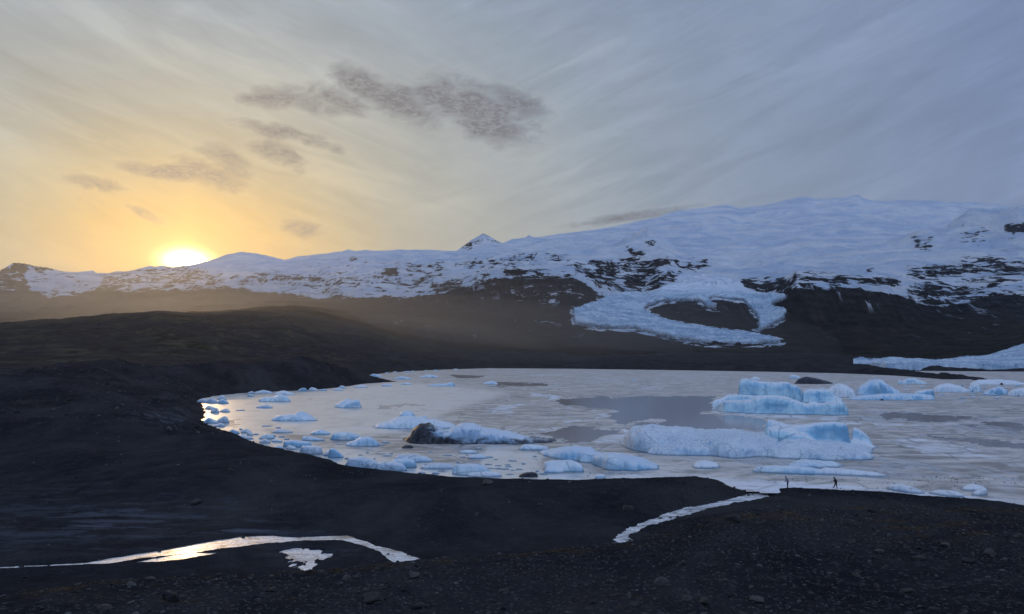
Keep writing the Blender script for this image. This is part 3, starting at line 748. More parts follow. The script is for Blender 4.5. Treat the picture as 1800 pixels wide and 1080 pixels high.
def mat_mountain():
    m, g, b = new_mat('mountain_rock_and_snow')
    edgew = None
    P = pos(g)
    sepx = g.node('ShaderNodeSeparateXYZ'); g.l.new(P, sepx.inputs[0])
    s = g.attr('snow')
    nrm = g.node('ShaderNodeSeparateXYZ'); g.l.new(g.node('ShaderNodeNewGeometry').outputs['Normal'], nrm.inputs[0])
    up = nrm.outputs[2]
    strata = g.noise(g.mapv(P, (.010, .010, .050)), 1.0, 9, .68, .6)
    patch = g.noise(P, .011, 9, .70, .4)
    gully = g.noise(g.mapv(P, (.022, .008, .004), rot=(0, 0, .4)), 1.0, 9, .7, .6)
    n = g.m('ADD', g.m('MULTIPLY', strata, .45), g.m('ADD', g.m('MULTIPLY', patch, .35), g.m('MULTIPLY', gully, .20)))
    v = g.m('ADD', s, g.m('MULTIPLY', g.m('SUBTRACT', n, .5), 5.2))
    v = g.m('ADD', v, g.m('MULTIPLY', g.m('SUBTRACT', up, .82), .55))
    snowf = g.step(v, .48, .56)
    pure = g.step(s, .90, .95)
    snowf = g.m('MAXIMUM', snowf, pure)
    snowf = g.m('MULTIPLY', snowf, g.step(s, .10, .22))
    # thin old snow lying in gullies of the dark faces
    streak = g.noise(g.mapv(P, (.018, .006, .0016), rot=(0, .45, .2)), 1.0, 7, .62, .8)
    thin = g.m('MULTIPLY', g.step(streak, .585, .65), g.m('MULTIPLY', g.step(g.noise(P, .0030, 3, .5), .44, .60), g.attr('cliff')))
    snowf = g.m('MAXIMUM', snowf, g.m('MULTIPLY', thin, .7))
    rockn = g.m('ADD', g.m('MULTIPLY', g.noise(g.mapv(P, (.012, .012, .06)), 1.0, 9, .72, .3), .55), g.m('MULTIPLY', g.noise(g.mapv(P, (.05, .012, .006), rot=(0, 0, .3)), 1.0, 8, .7, .5), .45))
    rock = g.mix(g.step(rockn, .40, .70), (.005, .006, .010), (.085, .088, .098))
    rock = g.mix(g.step(g.noise(P, .004, 5, .6), .5, .75, 0, .3), rock, (.060, .048, .036))
    brown = g.mix(g.step(g.noise(g.mapv(P, (.012, .018, .03)), 1.0, 9, .72, .4), .36, .64), (.016, .015, .014), (.070, .060, .046))
    brown = g.mix(g.step(g.noise(P, .006, 7, .7), .45, .7), brown, (.028, .026, .026))
    rock = g.mix(g.m('MULTIPLY', g.attr('slope'), .85), rock, brown)
    sn = g.noise(g.mapv(P, (.0022, .0030, .006)), 1.0, 9, .66, 1.0)
    sn2 = g.noise(g.mapv(P, (.012, .010, .03), rot=(0, 0, .5)), 1.0, 8, .7, .8)
    snow = g.mix(g.step(sn, .36, .62), (.60, .72, .88), (.93, .95, .985))
    snow = g.mix(g.m('MULTIPLY', g.step(sn2, .52, .66), .22), snow, (.55, .63, .78))
    col = g.mix(snowf, rock, snow)
    g.put(b.inputs['Base Color'], col)
    b.inputs['Roughness'].default_value = .85
    b.inputs['IOR'].default_value = 1.02
    h = g.m('ADD', g.m('MULTIPLY', g.noise(P, .0055, 10, .68, .3), 1.6), g.m('MULTIPLY', strata, g.m('MULTIPLY', g.m('SUBTRACT', 1.0, snowf), .6)))
    g.put(b.inputs['Normal'], g.bump(h, 1.0, 55.0))
    return m


def mat_glacier():
    m, g, b = new_mat('glacier_ice')
    P = pos(g)
    sc = 1.0
    fold = g.noise(g.mapv(P, (.006, .022, .03), rot=(0, 0, -.12)), 1.0, 8, .62, 1.2)
    crev = g.noise(g.mapv(P, (.05, .11, .10), rot=(0, 0, -.15)), 1.0, 9, .74, .7)
    cross = g.noise(g.mapv(P, (.16, .03, .04), rot=(0, 0, .1)), 1.0, 7, .7, .8)
    big = g.noise(P, .0045, 5, .6)
    f = g.m('ADD', g.m('MULTIPLY', fold, .62), g.m('ADD', g.m('MULTIPLY', crev, .25), g.m('MULTIPLY', cross, .13)))
    col = g.mix(g.step(f, .41, .58), (.24, .39, .55), (.68, .78, .87))
    col = g.mix(g.step(big, .42, .72, 0, .45), col, (.46, .66, .80))
    edge = g.attr('edge')
    dirt = g.m('MULTIPLY', g.step(edge, 1.0, .35), g.step(cross, .34, .52))
    col = g.mix(g.m('MULTIPLY', dirt, .85), col, (.05, .05, .055))
    col = g.mix(g.m('MULTIPLY', g.step(cross, .40, .33), .5), col, (.10, .18, .26))
    col = g.mix(g.m('MULTIPLY', g.attr('firn'), g.step(fold, .40, .56, .55, 1.0)), col, (.82, .87, .94))
    g.put(b.inputs['Base Color'], col)
    b.inputs['Roughness'].default_value = .6
    b.inputs['Specular IOR Level'].default_value = .2
    g.put(b.inputs['Normal'], g.bump(f, .8, 12.0))
    return m


def mat_lagoon():
    m, g, b = new_mat('lagoon_skin_ice_and_water')
    P = pos(g)
    ice = g.attr('ice')
    wn = g.noise(g.mapv(P, (.022, .012, 1), rot=(0, 0, .2)), 1.0, 9, .66, 1.2)
    wn2 = g.noise(g.mapv(P, (.12, .06, 1), rot=(0, 0, -.1)), 1.0, 8, .7, 1.6)
    fine = g.noise(P, 1.3, 6, .75, .3)
    v = g.m('ADD', ice, g.m('ADD', g.m('MULTIPLY', g.m('SUBTRACT', wn, .5), 1.25), g.m('MULTIPLY', g.m('SUBTRACT', wn2, .5), .9)))
    skin = g.step(v, .22, .34)
    white = g.m('MULTIPLY', g.step(v, .66, .86), g.step(g.noise(g.mapv(P, (.09, .30, 1), rot=(0, 0, .12)), 1.0, 8, .7, 1.5), .36, .56, .35, 1.0))
    crack = g.voro(g.mapv(P, (.05, .03, 1)), 1.0, 'DISTANCE_TO_EDGE')
    crackm = g.m('MULTIPLY', g.step(crack, .022, .004), g.step(wn, .42, .6))
    water = (.33, .28, .25)
    scol = g.mix(g.step(g.noise(g.mapv(P, (.05, .10, 1), rot=(0, 0, .15)), 1.0, 9, .72, 2.0), .38, .62), (.31, .27, .23), (.80, .72, .64))
    scol = g.mix(white, scol, (.86, .87, .90))
    scol = g.mix(g.m('MULTIPLY', g.step(fine, .56, .70), g.step(wn2, .42, .58, .0, .85)), scol, (.075, .072, .070))
    scol = g.mix(g.m('MULTIPLY', crackm, .8), scol, (.6, .62, .66))
    col = g.mix(skin, water, scol)
    plate = g.voro(g.mapv(g.vm('ADD', P, g.vm('SCALE', g.node('ShaderNodeTexNoise').outputs['Color']).outputs[0]).outputs[0], (.11, .07, 1)), 1.0, 'DISTANCE_TO_EDGE')
    col = g.mix(g.m('MULTIPLY', g.m('MULTIPLY', g.step(plate, .05, .012), skin), g.step(wn, .40, .58, 0, .5)), col, (.10, .095, .09))
    rim = g.m('MULTIPLY', g.step(v, .22, .30), g.step(v, .40, .31))
    col = g.mix(g.m('MULTIPLY', rim, .75), col, (.52, .53, .55))
    slush = g.m('MULTIPLY', g.attr('slush'), g.step(wn2, .34, .52, .45, 1.0))  # pale slush, also painting the bright sky reflection into the colour
    col = g.mix(slush, col, (.90, .86, .79))
    g.put(b.inputs['Base Color'], col)
    g.put(b.inputs['Coat Weight'], slush)
    b.inputs['Coat IOR'].default_value = 1.8
    b.inputs['Coat Roughness'].default_value = .32
    rough = g.m('ADD', .14, g.m('MULTIPLY', skin, g.m('ADD', .17, g.m('MULTIPLY', wn2, .16))))
    rough = g.m('ADD', rough, g.m('MULTIPLY', white, .25))
    g.put(b.inputs['Roughness'], rough)
    b.inputs['IOR'].default_value = 1.33
    h = g.m('MULTIPLY', g.m('ADD', fine, g.m('MULTIPLY', wn2, 3.0)), g.m('MULTIPLY', g.m('ADD', .02, skin), g.m('SUBTRACT', 1.0, g.m('MULTIPLY', slush, .8))))
    g.put(b.inputs['Normal'], g.bump(h, .30, .06))
    return m


def mat_stream():
    m, g, b = new_mat('stream_ice')
    P = pos(g)
    n = g.noise(g.mapv(P, (.22, .5, 1)), 1.0, 8, .7, 1.2)
    n2 = g.noise(P, 2.6, 7, .75, .5)
    v = g.voro(P, .9, 'DISTANCE_TO_EDGE')
    col = g.mix(g.step(n, .34, .56), (.16, .16, .17), (.86, .86, .87))
    col = g.mix(g.step(n2, .56, .64), col, (.03, .03, .035))
    col = g.mix(g.m('MULTIPLY', g.step(v, .04, .01), .3), col, (.05, .05, .06))
    g.put(b.inputs['Base Color'], col)
    b.inputs['Coat Weight'].default_value = .35
    b.inputs['Coat IOR'].default_value = 1.5
    b.inputs['Coat Roughness'].default_value = .2
    g.put(b.inputs['Roughness'], g.step(n, .35, .6, .08, .35))
    b.inputs['IOR'].default_value = 1.33
    g.put(b.inputs['Normal'], g.bump(g.m('ADD', n2, n), .5, .08))
    return m


def mat_ice(name, blue=(.30, .58, .82), pale=(.76, .90, .97), white=.4, pit=0.0, dirt=0.0):
    m, g, b = new_mat(name)
    tc = g.node('ShaderNodeTexCoord').outputs['Object']
    P = pos(g)
    nrm = g.node('ShaderNodeSeparateXYZ'); g.l.new(g.node('ShaderNodeNewGeometry').outputs['Normal'], nrm.inputs[0])
    up = nrm.outputs[2]
    n = g.noise(P, .16, 5, .55, .5)
    nf = g.noise(P, 1.1, 7, .7, .3)
    veins = g.noise(g.mapv(P, (1.2, .3, .18), rot=(0, .25, 0)), 1.0, 6, .6, 1.0)
    rnd = g.node('ShaderNodeObjectInfo').outputs['Random']
    ash = g.noise(g.mapv(P, (.5, .5, 2.2), rot=(.15, .25, 0)), 1.0, 6, .6, .8)
    f = g.m('ADD', n, g.m('MULTIPLY', g.m('SUBTRACT', rnd, .5), .22))
    col = g.mix(g.step(f, .36, .66), blue, pale)
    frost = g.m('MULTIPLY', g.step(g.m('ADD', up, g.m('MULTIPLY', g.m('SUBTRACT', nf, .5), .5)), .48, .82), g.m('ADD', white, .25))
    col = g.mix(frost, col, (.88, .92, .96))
    col = g.mix(g.m('MULTIPLY', g.step(veins, .60, .68), .18), col, (.72, .80, .86))
    col = g.mix(g.m('MULTIPLY', g.step(ash, .62, .72), .5), col, (.16, .20, .26))
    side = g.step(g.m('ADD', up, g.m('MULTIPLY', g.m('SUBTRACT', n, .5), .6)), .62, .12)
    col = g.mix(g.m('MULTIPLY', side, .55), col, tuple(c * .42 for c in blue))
    crk = g.voro(g.mapv(P, (.5, .5, .7), rot=(.4, .2, 0)), .42, 'DISTANCE_TO_EDGE')
    col = g.mix(g.m('MULTIPLY', g.m('MULTIPLY', g.step(crk, .035, .008), g.step(n, .46, .58)), .42), col, tuple(c * .3 for c in blue))
    z = g.node('ShaderNodeSeparateXYZ'); g.l.new(P, z.inputs[0])
    # waterline notch: clear dark ice
    col = g.mix(g.step(z.outputs[2], .40, .08, 0, .7), col, (.08, .16, .23))
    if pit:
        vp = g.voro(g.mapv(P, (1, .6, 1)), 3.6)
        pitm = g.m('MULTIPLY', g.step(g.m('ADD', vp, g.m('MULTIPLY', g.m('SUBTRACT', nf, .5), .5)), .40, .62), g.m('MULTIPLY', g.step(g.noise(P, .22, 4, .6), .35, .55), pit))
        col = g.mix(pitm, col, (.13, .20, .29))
    if dirt:
        dn = g.noise(g.mapv(P, (.35, .35, .8), rot=(.2, .3, 0)), 1.0, 8, .72, .8)
        dz = g.m('ADD', g.attr('dirt'), g.m('MULTIPLY', g.m('SUBTRACT', dn, .5), 1.5))
        dm = g.m('MULTIPLY', g.step(dz, .25, .75), dirt)
        col = g.mix(dm, col, g.mix(g.step(nf, .4, .65), (.018, .020, .026), (.075, .085, .105)))
    g.put(b.inputs['Base Color'], col)
    b.inputs['Roughness'].default_value = .42
    b.inputs['IOR'].default_value = 1.31
    b.inputs['Specular IOR Level'].default_value = .4
    h = g.m('ADD', nf, g.m('MULTIPLY', g.noise(P, 4.0, 4, .7), .35))
    if pit:
        h = g.m('SUBTRACT', h, g.m('MULTIPLY', vp, 1.0))
    g.put(b.inputs['Normal'], g.bump(h, .55, .30))
    return m


def mat_rock(name, a, c, lich=(.10, .095, .085)):
    m, g, b = new_mat(name)
    tc = g.node('ShaderNodeTexCoord').outputs['Object']
    n = g.noise(tc, 3.0, 7, .7)
    rnd = g.node('ShaderNodeObjectInfo').outputs['Random']
    col = g.mix(g.step(n, .3, .7), a, c)
    col = g.mix(g.m('MULTIPLY', rnd, .45), col, lich)
    g.put(b.inputs['Base Color'], col)
    b.inputs['Roughness'].default_value = .85
    b.inputs['Specular IOR Level'].default_value = .2
    g.put(b.inputs['Normal'], g.bump(g.noise(tc, 9.0, 6, .7), .6, .1))
    return m


def mat_plain(name, c, rough=.8, var=.25):
    m, g, b = new_mat(name)
    P = g.node('ShaderNodeTexCoord').outputs['Object']
    n = g.noise(P, 14.0, 4, .6)
    lo = tuple(x * (1 - var) for x in c)
    g.put(b.inputs['Base Color'], g.mix(n, lo, c))
    b.inputs['Roughness'].default_value = rough
    return m


M_SAND = mat_sand()
M_MTN = mat_mountain()
M_GLAC = mat_glacier()
M_LAG = mat_lagoon()
M_STREAM = mat_stream()
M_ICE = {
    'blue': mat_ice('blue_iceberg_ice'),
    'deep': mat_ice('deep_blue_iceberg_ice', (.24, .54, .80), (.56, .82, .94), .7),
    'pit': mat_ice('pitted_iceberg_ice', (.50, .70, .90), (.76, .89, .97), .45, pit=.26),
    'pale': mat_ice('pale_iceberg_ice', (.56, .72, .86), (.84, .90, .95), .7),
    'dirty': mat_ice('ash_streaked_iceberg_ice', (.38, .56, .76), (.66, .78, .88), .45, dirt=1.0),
}

# ------------------------------------------------------------------ ground near the viewer
def attrs_near(X, Y, Z):
    px = 900 + F * X / np.maximum(Y, 26)
    py = HY - (Z - HC) * F / np.maximum(Y, 10)
    grav = 1 - sm(Y, 54, 60) * (1 - sm(X, 6, 22)) * 1.0
    grav = grav * (1 - .55 * sm(Y, 75, 95))
    ycrest = np.interp(px, CURVES[4][0], CURVES[4][1])
    moss = np.exp(-((Y - ycrest + 1.0) / 3.0) ** 2) * 1.0
    moss = moss * .8 + .75 * np.exp(-(((px - 1080) / 60) ** 2 + ((py - 1062) / 16) ** 2)) + .6 * np.exp(-(((px - 300) / 220) ** 2 + ((py - 1055) / 12) ** 2)) + .5 * np.exp(-(((px - 1430) / 160) ** 2 + ((py - 915) / 12) ** 2)) + .35 * np.exp(-(((px - 880) / 130) ** 2 + ((py - 1005) / 8) ** 2))
    moss = np.maximum(moss, .9 * np.exp(-(((px - 1640) / 130) ** 2 + ((py - 925) / 26) ** 2)))
    silt = np.exp(-(((px - 190) / 230) ** 2 + ((py - 905) / 48) ** 2)) * .5 + np.exp(-(((px - 420) / 160) ** 2 + ((py - 928) / 12) ** 2)) * .7
    silt = silt + .7 * np.exp(-(((px - 290) / 50) ** 2 + ((py - 733) / 16) ** 2)) + .45 * np.exp(-(((px - 545) / 90) ** 2 + ((py - 975) / 12) ** 2)) + .35 * np.exp(-(((px - 80) / 260) ** 2 + ((py - 945) / 30) ** 2))
    green = sm(Y, 560, 700) * (1 - .5 * sm(px, 500, 900))
    green = np.where(px > 900, green * .45, green)
    wet = 1 - sm(Z, .05, .5)
    return dict(gravel=grav, moss=np.clip(moss, 0, 1), silt=np.clip(silt, 0, 1), green=green, wet=wet)


rows_behind = np.concatenate([np.linspace(-150, 0, 10), np.linspace(4, 30, 10)])
rows_slope = np.concatenate([np.linspace(32, 62, 185), np.linspace(62.15, 69.4, 46)])
pys = np.concatenate([np.linspace(978, 860, 118), np.linspace(859.0, 700, 145)[1:], np.linspace(699, 660, 55), np.linspace(659.5, 652, 25)])
rows_flat = HC * F / (pys - HY)
rows_flat = rows_flat[rows_flat > 69.5]
rows_near = np.concatenate([rows_behind, rows_slope, rows_flat, np.linspace(rows_flat[-1] + 8, 1700, 95)])
sgrid = np.linspace(-1.06, 1.06, 1020)
YY = rows_near[:, None] * np.ones_like(sgrid)[None]
XX = sgrid[None] * (np.maximum(rows_near, 0)[:, None] * .74 + 12 + 60 * np.exp(-np.maximum(rows_near, 0)[:, None] / 14))
ZZ = terrain(XX, YY)
co = np.stack([XX, YY, ZZ], -1).reshape(-1, 3)
ground = mesh_obj('ground', co, grid_faces(*XX.shape), M_SAND, attrs={k: v for k, v in attrs_near(XX, YY, ZZ).items()}, kind='structure')

# the plain far beyond, out to the horizon
n = 96
ang = np.linspace(0, 2 * np.pi, n, endpoint=False)
rad = np.array([0.0, 400, 3000, 9000, 14500])
cv = [(0, 0, -6)]
for r in rad[1:]:
    for a in ang: cv.append((r * math.sin(a), r * math.cos(a), -6))
fc = []
for i in range(n):
    fc.append((0, 1 + i, 1 + (i + 1) % n, 1 + (i + 1) % n))
me = bpy.data.meshes.new('outer_plain')
faces = [(0, 1 + i, 1 + (i + 1) % n) for i in range(n)]
for k in range(len(rad) - 2):
    for i in range(n):
        a = 1 + k * n + i; b_ = 1 + k * n + (i + 1) % n
        faces.append((a, a + n, b_ + n, b_))
me.from_pydata(cv, [], faces); me.materials.append(M_SAND)
op = bpy.data.objects.new('outer_plain', me); COL.objects.link(op); op['kind'] = 'structure'

# ------------------------------------------------------------------ mountains
rowsF = np.concatenate([np.linspace(1690, 2500, 46), np.linspace(2512, 3600, 120)[0:], np.linspace(3612, 5200, 110), np.linspace(5220, 9200, 150), np.linspace(9300, 12800, 14)])
sF = np.linspace(-.84, .84, 1080)
YF = rowsF[:, None] * np.ones_like(sF)[None]
XF = sF[None] * rowsF[:, None]
ZF = terrain(XF, YF)
ZF[0] -= 6
pxF = 900 + F * XF / YF; pyF = HY - (ZF - HC) * F / YF
nowarp = fbm2(XF / 260, YF / 260, 3, 101) * 5
snowA = SNOW.at(pxF + nowarp, pyF + fbm2(XF / 180, YF / 180, 3, 103) * 3)
snowA = np.where(YF < 2650, .04, snowA)
glF = GLAC.at(pxF, pyF)
snowA = np.where((glF < .5) & (pyF > 528) & (pxF > 1050) & (pxF < 1385), .05, snowA)
snowA = np.where((glF > .02) & (glF < .6) & (pxF > 1000) & (pyF > 500), np.maximum(snowA, .42), snowA)
slopeA = 1 - sm(YF, 2700, 3300) * sm(pyF, 585, 560)
slopeA = np.clip(slopeA + (1 - sm(pxF, 560, 800)) * .8, 0, 1)
cliffA = sm(pyF, 490, 515) * (1 - sm(pyF, 575, 600)) * sm(pxF, 600, 820)
mountains = mesh_obj('mountains', np.stack([XF, YF, ZF], -1).reshape(-1, 3), grid_faces(*XF.shape), M_MTN,
                     attrs=dict(snow=snowA, slope=slopeA, cliff=cliffA), kind='structure')

# ------------------------------------------------------------------ glaciers
def glacier_tongue():
    r = np.concatenate([np.linspace(2350, 3100, 230), np.linspace(3104, 4600, 240)])
    s = np.linspace((985 - 900) / F, (1400 - 900) / F, 420)
    Yg = r[:, None] * np.ones_like(s)[None]; Xg = s[None] * r[:, None]
    zt = terrain(Xg, Yg)
    px = 900 + F * Xg / Yg; py = HY - (zt - HC) * F / Yg
    wob = fbm2(Xg / 70, Yg / 70, 3, 111) * 2.5 + fbm2(Xg / 16, Yg / 22, 3, 112) * 4.0 * sm(py, 535, 560)
    mk = GLAC.at(px + wob, py + wob * .5)
    e = np.clip((mk - .3) / .62, 0, 1)
    crv = fbm2(Xg / 34 + fbm2(Xg / 120, Yg / 120, 2, 113) * 1.2, Yg / 75, 4, 115, .6, True)
    z = zt - 6 + (5 + 12 * sm(py, 495, 540)) * e ** .7 + e * (crv - .2) * (4 + 6 * sm(py, 500, 540))
    keep = (mk[:-1, :-1] > .18) | (mk[1:, 1:] > .18) | (mk[:-1, 1:] > .18) | (mk[1:, :-1] > .18)
    co, f, at = compact(np.stack([Xg, Yg, z], -1).reshape(-1, 3), grid_faces(*Xg.shape, keep), dict(edge=e, firn=1 - sm(py, 500, 528)))
    o = mesh_obj('glacier', co, f, M_GLAC, attrs=at)
    tag(o, 'pale blue crevassed glacier curling round the dark rock island below the snow slopes', 'glacier')


def glacier_front():
    top = [(1480, 633), (1517, 629), (1530, 631.5), (1567, 629.5), (1594, 630.5), (1644, 634), (1692, 628), (1722, 626), (1747, 622), (1800, 604), (1900, 585), (2200, 560)]
    s = np.linspace((1500 - 900) / F, (2150 - 900) / F, 520)
    t = np.linspace(0, 1, 150)
    px = 900 + s * F
    tp = np.interp(px, *zip(*top))
    y_end = np.interp(px, [1500, 1560, 1640, 1740, 1800, 2200], [1280, 1420, 1500, 1650, 2050, 2300])
    yf = 1082 + fbm2(px / 25, px * 0, 4, 121) * 16 + np.interp(px, [1500, 1556, 1600, 1700, 2200], [110, 22, 6, 0, -30])
    Yg = yf[None] + (y_end - yf)[None] * (t[:, None] ** 1.5)
    Xg = s[None] * Yg
    ztop = HC + (HY - tp) * y_end / F
    front_h = np.interp(px, [1500, 1560, 1620, 1800, 2200], [7, 11, 10.5, 9.5, 9])
    a = np.clip((Yg - yf[None]) / 5.0, 0, 1) ** .6
    g_ = np.clip((Yg - yf[None]) / (y_end - yf)[None], 0, 1)
    z = a * front_h[None] + (ztop - front_h)[None] * (g_ ** 1.0)
    crv = fbm2(Xg / 16 + fbm2(Xg / 60, Yg / 60, 2, 123) * 1.5, Yg / 40, 5, 125, .6, True)
    z = z + a * (crv - .3) * 4.2 + a * fbm2(Xg / 70, Yg / 120, 3, 127) * 3
    z = np.where(t[:, None] > .985, z - 12, z) - (1 - a) * 1.5
    o = mesh_obj('glacier', np.stack([Xg, Yg, z], -1).reshape(-1, 3), grid_faces(*Xg.shape), M_GLAC,
                 attrs=dict(edge=np.ones(Xg.shape), firn=np.zeros(Xg.shape)))
    tag(o, 'low blue glacier front ending in the lagoon behind the black spit', 'glacier')


glacier_tongue()
glacier_front()

# ------------------------------------------------------------------ lagoon and streams
LM = Map(250, 2300, 640, 960, 2)
LM.v[:] = .52
for pts, v in [
    ([(250, 690), (700, 690), (900, 720), (1000, 760), (800, 800), (600, 800), (250, 800)], .56),
    ([(860, 647), (1500, 655), (1700, 665), (1700, 690), (1250, 695), (1000, 690), (860, 670)], .64),
    ([(975, 701), (1010, 697), (1250, 697), (1260, 725), (1345, 737), (1350, 757), (1150, 750), (1100, 752), (1075, 735), (1050, 722), (985, 710)], .02),
    ([(920, 757), (1020, 748), (1100, 758), (1085, 775), (1000, 777), (960, 766)], .05),
    ([(1490, 730), (1700, 736), (1800, 745), (1800, 765), (1600, 757), (1500, 752)], .22),
    ([(1550, 726), (1620, 727), (1702, 735), (1680, 741), (1560, 737)], .0),
    ([(1590, 763), (1700, 771), (1800, 780), (2300, 800), (2300, 815), (1800, 790), (1700, 780)], .0),
    ([(1540, 772), (1620, 768), (1740, 792), (1740, 806), (1640, 806), (1590, 785)], .74),
    ([(1740, 790), (1800, 800), (1800, 815), (1740, 808)], .7),
    ([(1300, 790), (1540, 800), (1800, 830), (1800, 850), (1540, 840), (1300, 825)], .42),
    ([(840, 673), (970, 672), (960, 678), (850, 679)], .0),
    ([(790, 660), (860, 661), (850, 666), (795, 666)], .0),
    ([(660, 712), (740, 711), (760, 718), (720, 724), (660, 720)], .1),
    ([(560, 800), (640, 812), (760, 828), (900, 834), (1020, 828), (1170, 836), (1250, 836), (1290, 852), (1000, 850), (800, 845), (600, 825)], .10),
    ([(660, 826), (800, 826), (960, 832), (1060, 838), (1060, 850), (800, 845)], .0),
    ([(380, 745), (420, 735), (430, 765), (470, 780), (600, 800), (600, 824), (440, 790)], .2),
    ([(1080, 832), (1250, 838), (1330, 842), (1400, 849), (1560, 858), (1700, 870), (1800, 878), (1900, 890), (1900, 905), (1560, 880), (1350, 870), (1290, 852), (1250, 846), (1080, 842)], .86),
    ([(1230, 846), (1350, 846), (1500, 856), (1560, 862), (1560, 880), (1350, 870), (1290, 855)], 1.15),
    ([(1075, 765), (1110, 755), (1110, 785), (1040, 782), (1050, 772)], .8)]:
    LM.poly(pts, v)
for ln in [[(880, 716), (960, 706), (985, 700), (930, 692)], [(980, 745), (1050, 735), (1075, 722), (1000, 718)], [(1100, 752), (1130, 740), (1170, 738)], [(560, 760), (640, 752), (700, 757)], [(930, 760), (1010, 747), (1100, 757)],
           [(700, 718), (790, 716), (780, 708)], [(1480, 745), (1600, 748), (1720, 742)], [(1240, 725), (1350, 732), (1480, 735)]]:
    d = seg_dist(np.array(ln, float) * (1, 3), LM.gx, LM.gy * 3, False)
    LM.v = np.where(d < 5, .95, LM.v)
LM.blur(1)
SLUSH_GLARE = Map(250, 2300, 640, 960, 2)  # slush areas, drawn wider to paint in the lagoon's silver-gold reflections
for pts, v in [([(352, 700), (420, 690), (470, 715), (450, 745), (480, 765), (560, 785), (640, 800), (720, 812), (800, 822), (900, 826), (960, 822), (1060, 835), (1180, 836), (1300, 845), (1290, 860), (1000, 855), (800, 850), (600, 830), (440, 790), (340, 740)], .75),
               ([(560, 800), (640, 812), (900, 834), (1250, 840), (1300, 856), (1000, 856), (800, 850), (600, 830)], 1.0),
               ([(380, 700), (560, 688), (700, 672), (900, 690), (800, 720), (700, 760), (600, 770), (440, 750)], .8), ([(860, 780), (960, 800), (940, 830), (840, 822)], .8)]:
    SLUSH_GLARE.poly(pts, v)
SLUSH_GLARE.blur(5)
rl = HC * F / (np.concatenate([np.linspace(1000, 840, 60), np.linspace(839, 700, 120), np.linspace(699, 646.5, 80)]) - HY)
slg = np.linspace(-.55, 1.15, 560)
YL = rl[:, None] * np.ones_like(slg)[None]; XL = slg[None] * rl[:, None]
pxl = 900 + F * XL / YL; pyl = HY + HC * F / YL
sdl = seg_dist(LAGOON, XL, YL)
lw1 = fbm2(pxl / 55, pyl / 9, 5, 161, .6) * 30
lw2 = fbm2(pxl / 70, pyl / 12, 5, 163, .6) * 5
lim = np.clip(YL / 40, 4, 40)
kp = (sdl < lim); kp = kp[:-1, :-1] | kp[1:, 1:] | kp[:-1, 1:] | kp[1:, :-1]
co, f, at = compact(np.stack([XL, YL, XL * 0], -1).reshape(-1, 3), grid_faces(*XL.shape, kp), dict(ice=LM.at(pxl + lw1, pyl + lw2), slush=SLUSH_GLARE.at(pxl, pyl)))
mesh_obj('lagoon_water', co, f, M_LAG, attrs=at, kind='structure')


def water_sheet(name, P, z, grow):
    A_ = np.concatenate(P); x0, y0 = A_.min(0) - 3; x1, y1 = A_.max(0) + 3
    gx, gy = np.meshgrid(np.arange(x0, x1, .5), np.arange(y0, y1, .5))
    sd = np.minimum.reduce([seg_dist(p, gx, gy) for p in P])
    kp = sd[:-1, :-1] < grow
    co, f, _ = compact(np.stack([gx, gy, gx * 0 + z], -1).reshape(-1, 3), grid_faces(*gx.shape, kp))
    return mesh_obj(name, co, f, M_STREAM, kind='structure')


water_sheet('stream', [STREAM_R], ZR, 1.6)
water_sheet('stream', [STREAM_L, STREAM_S], ZL, 2.2)
water_sheet('frozen_pool', [POOL], ZL, 1.6)

# ------------------------------------------------------------------ icebergs
def Yof(py): return HC * F / (py - HY)


BCOUNT = [0]


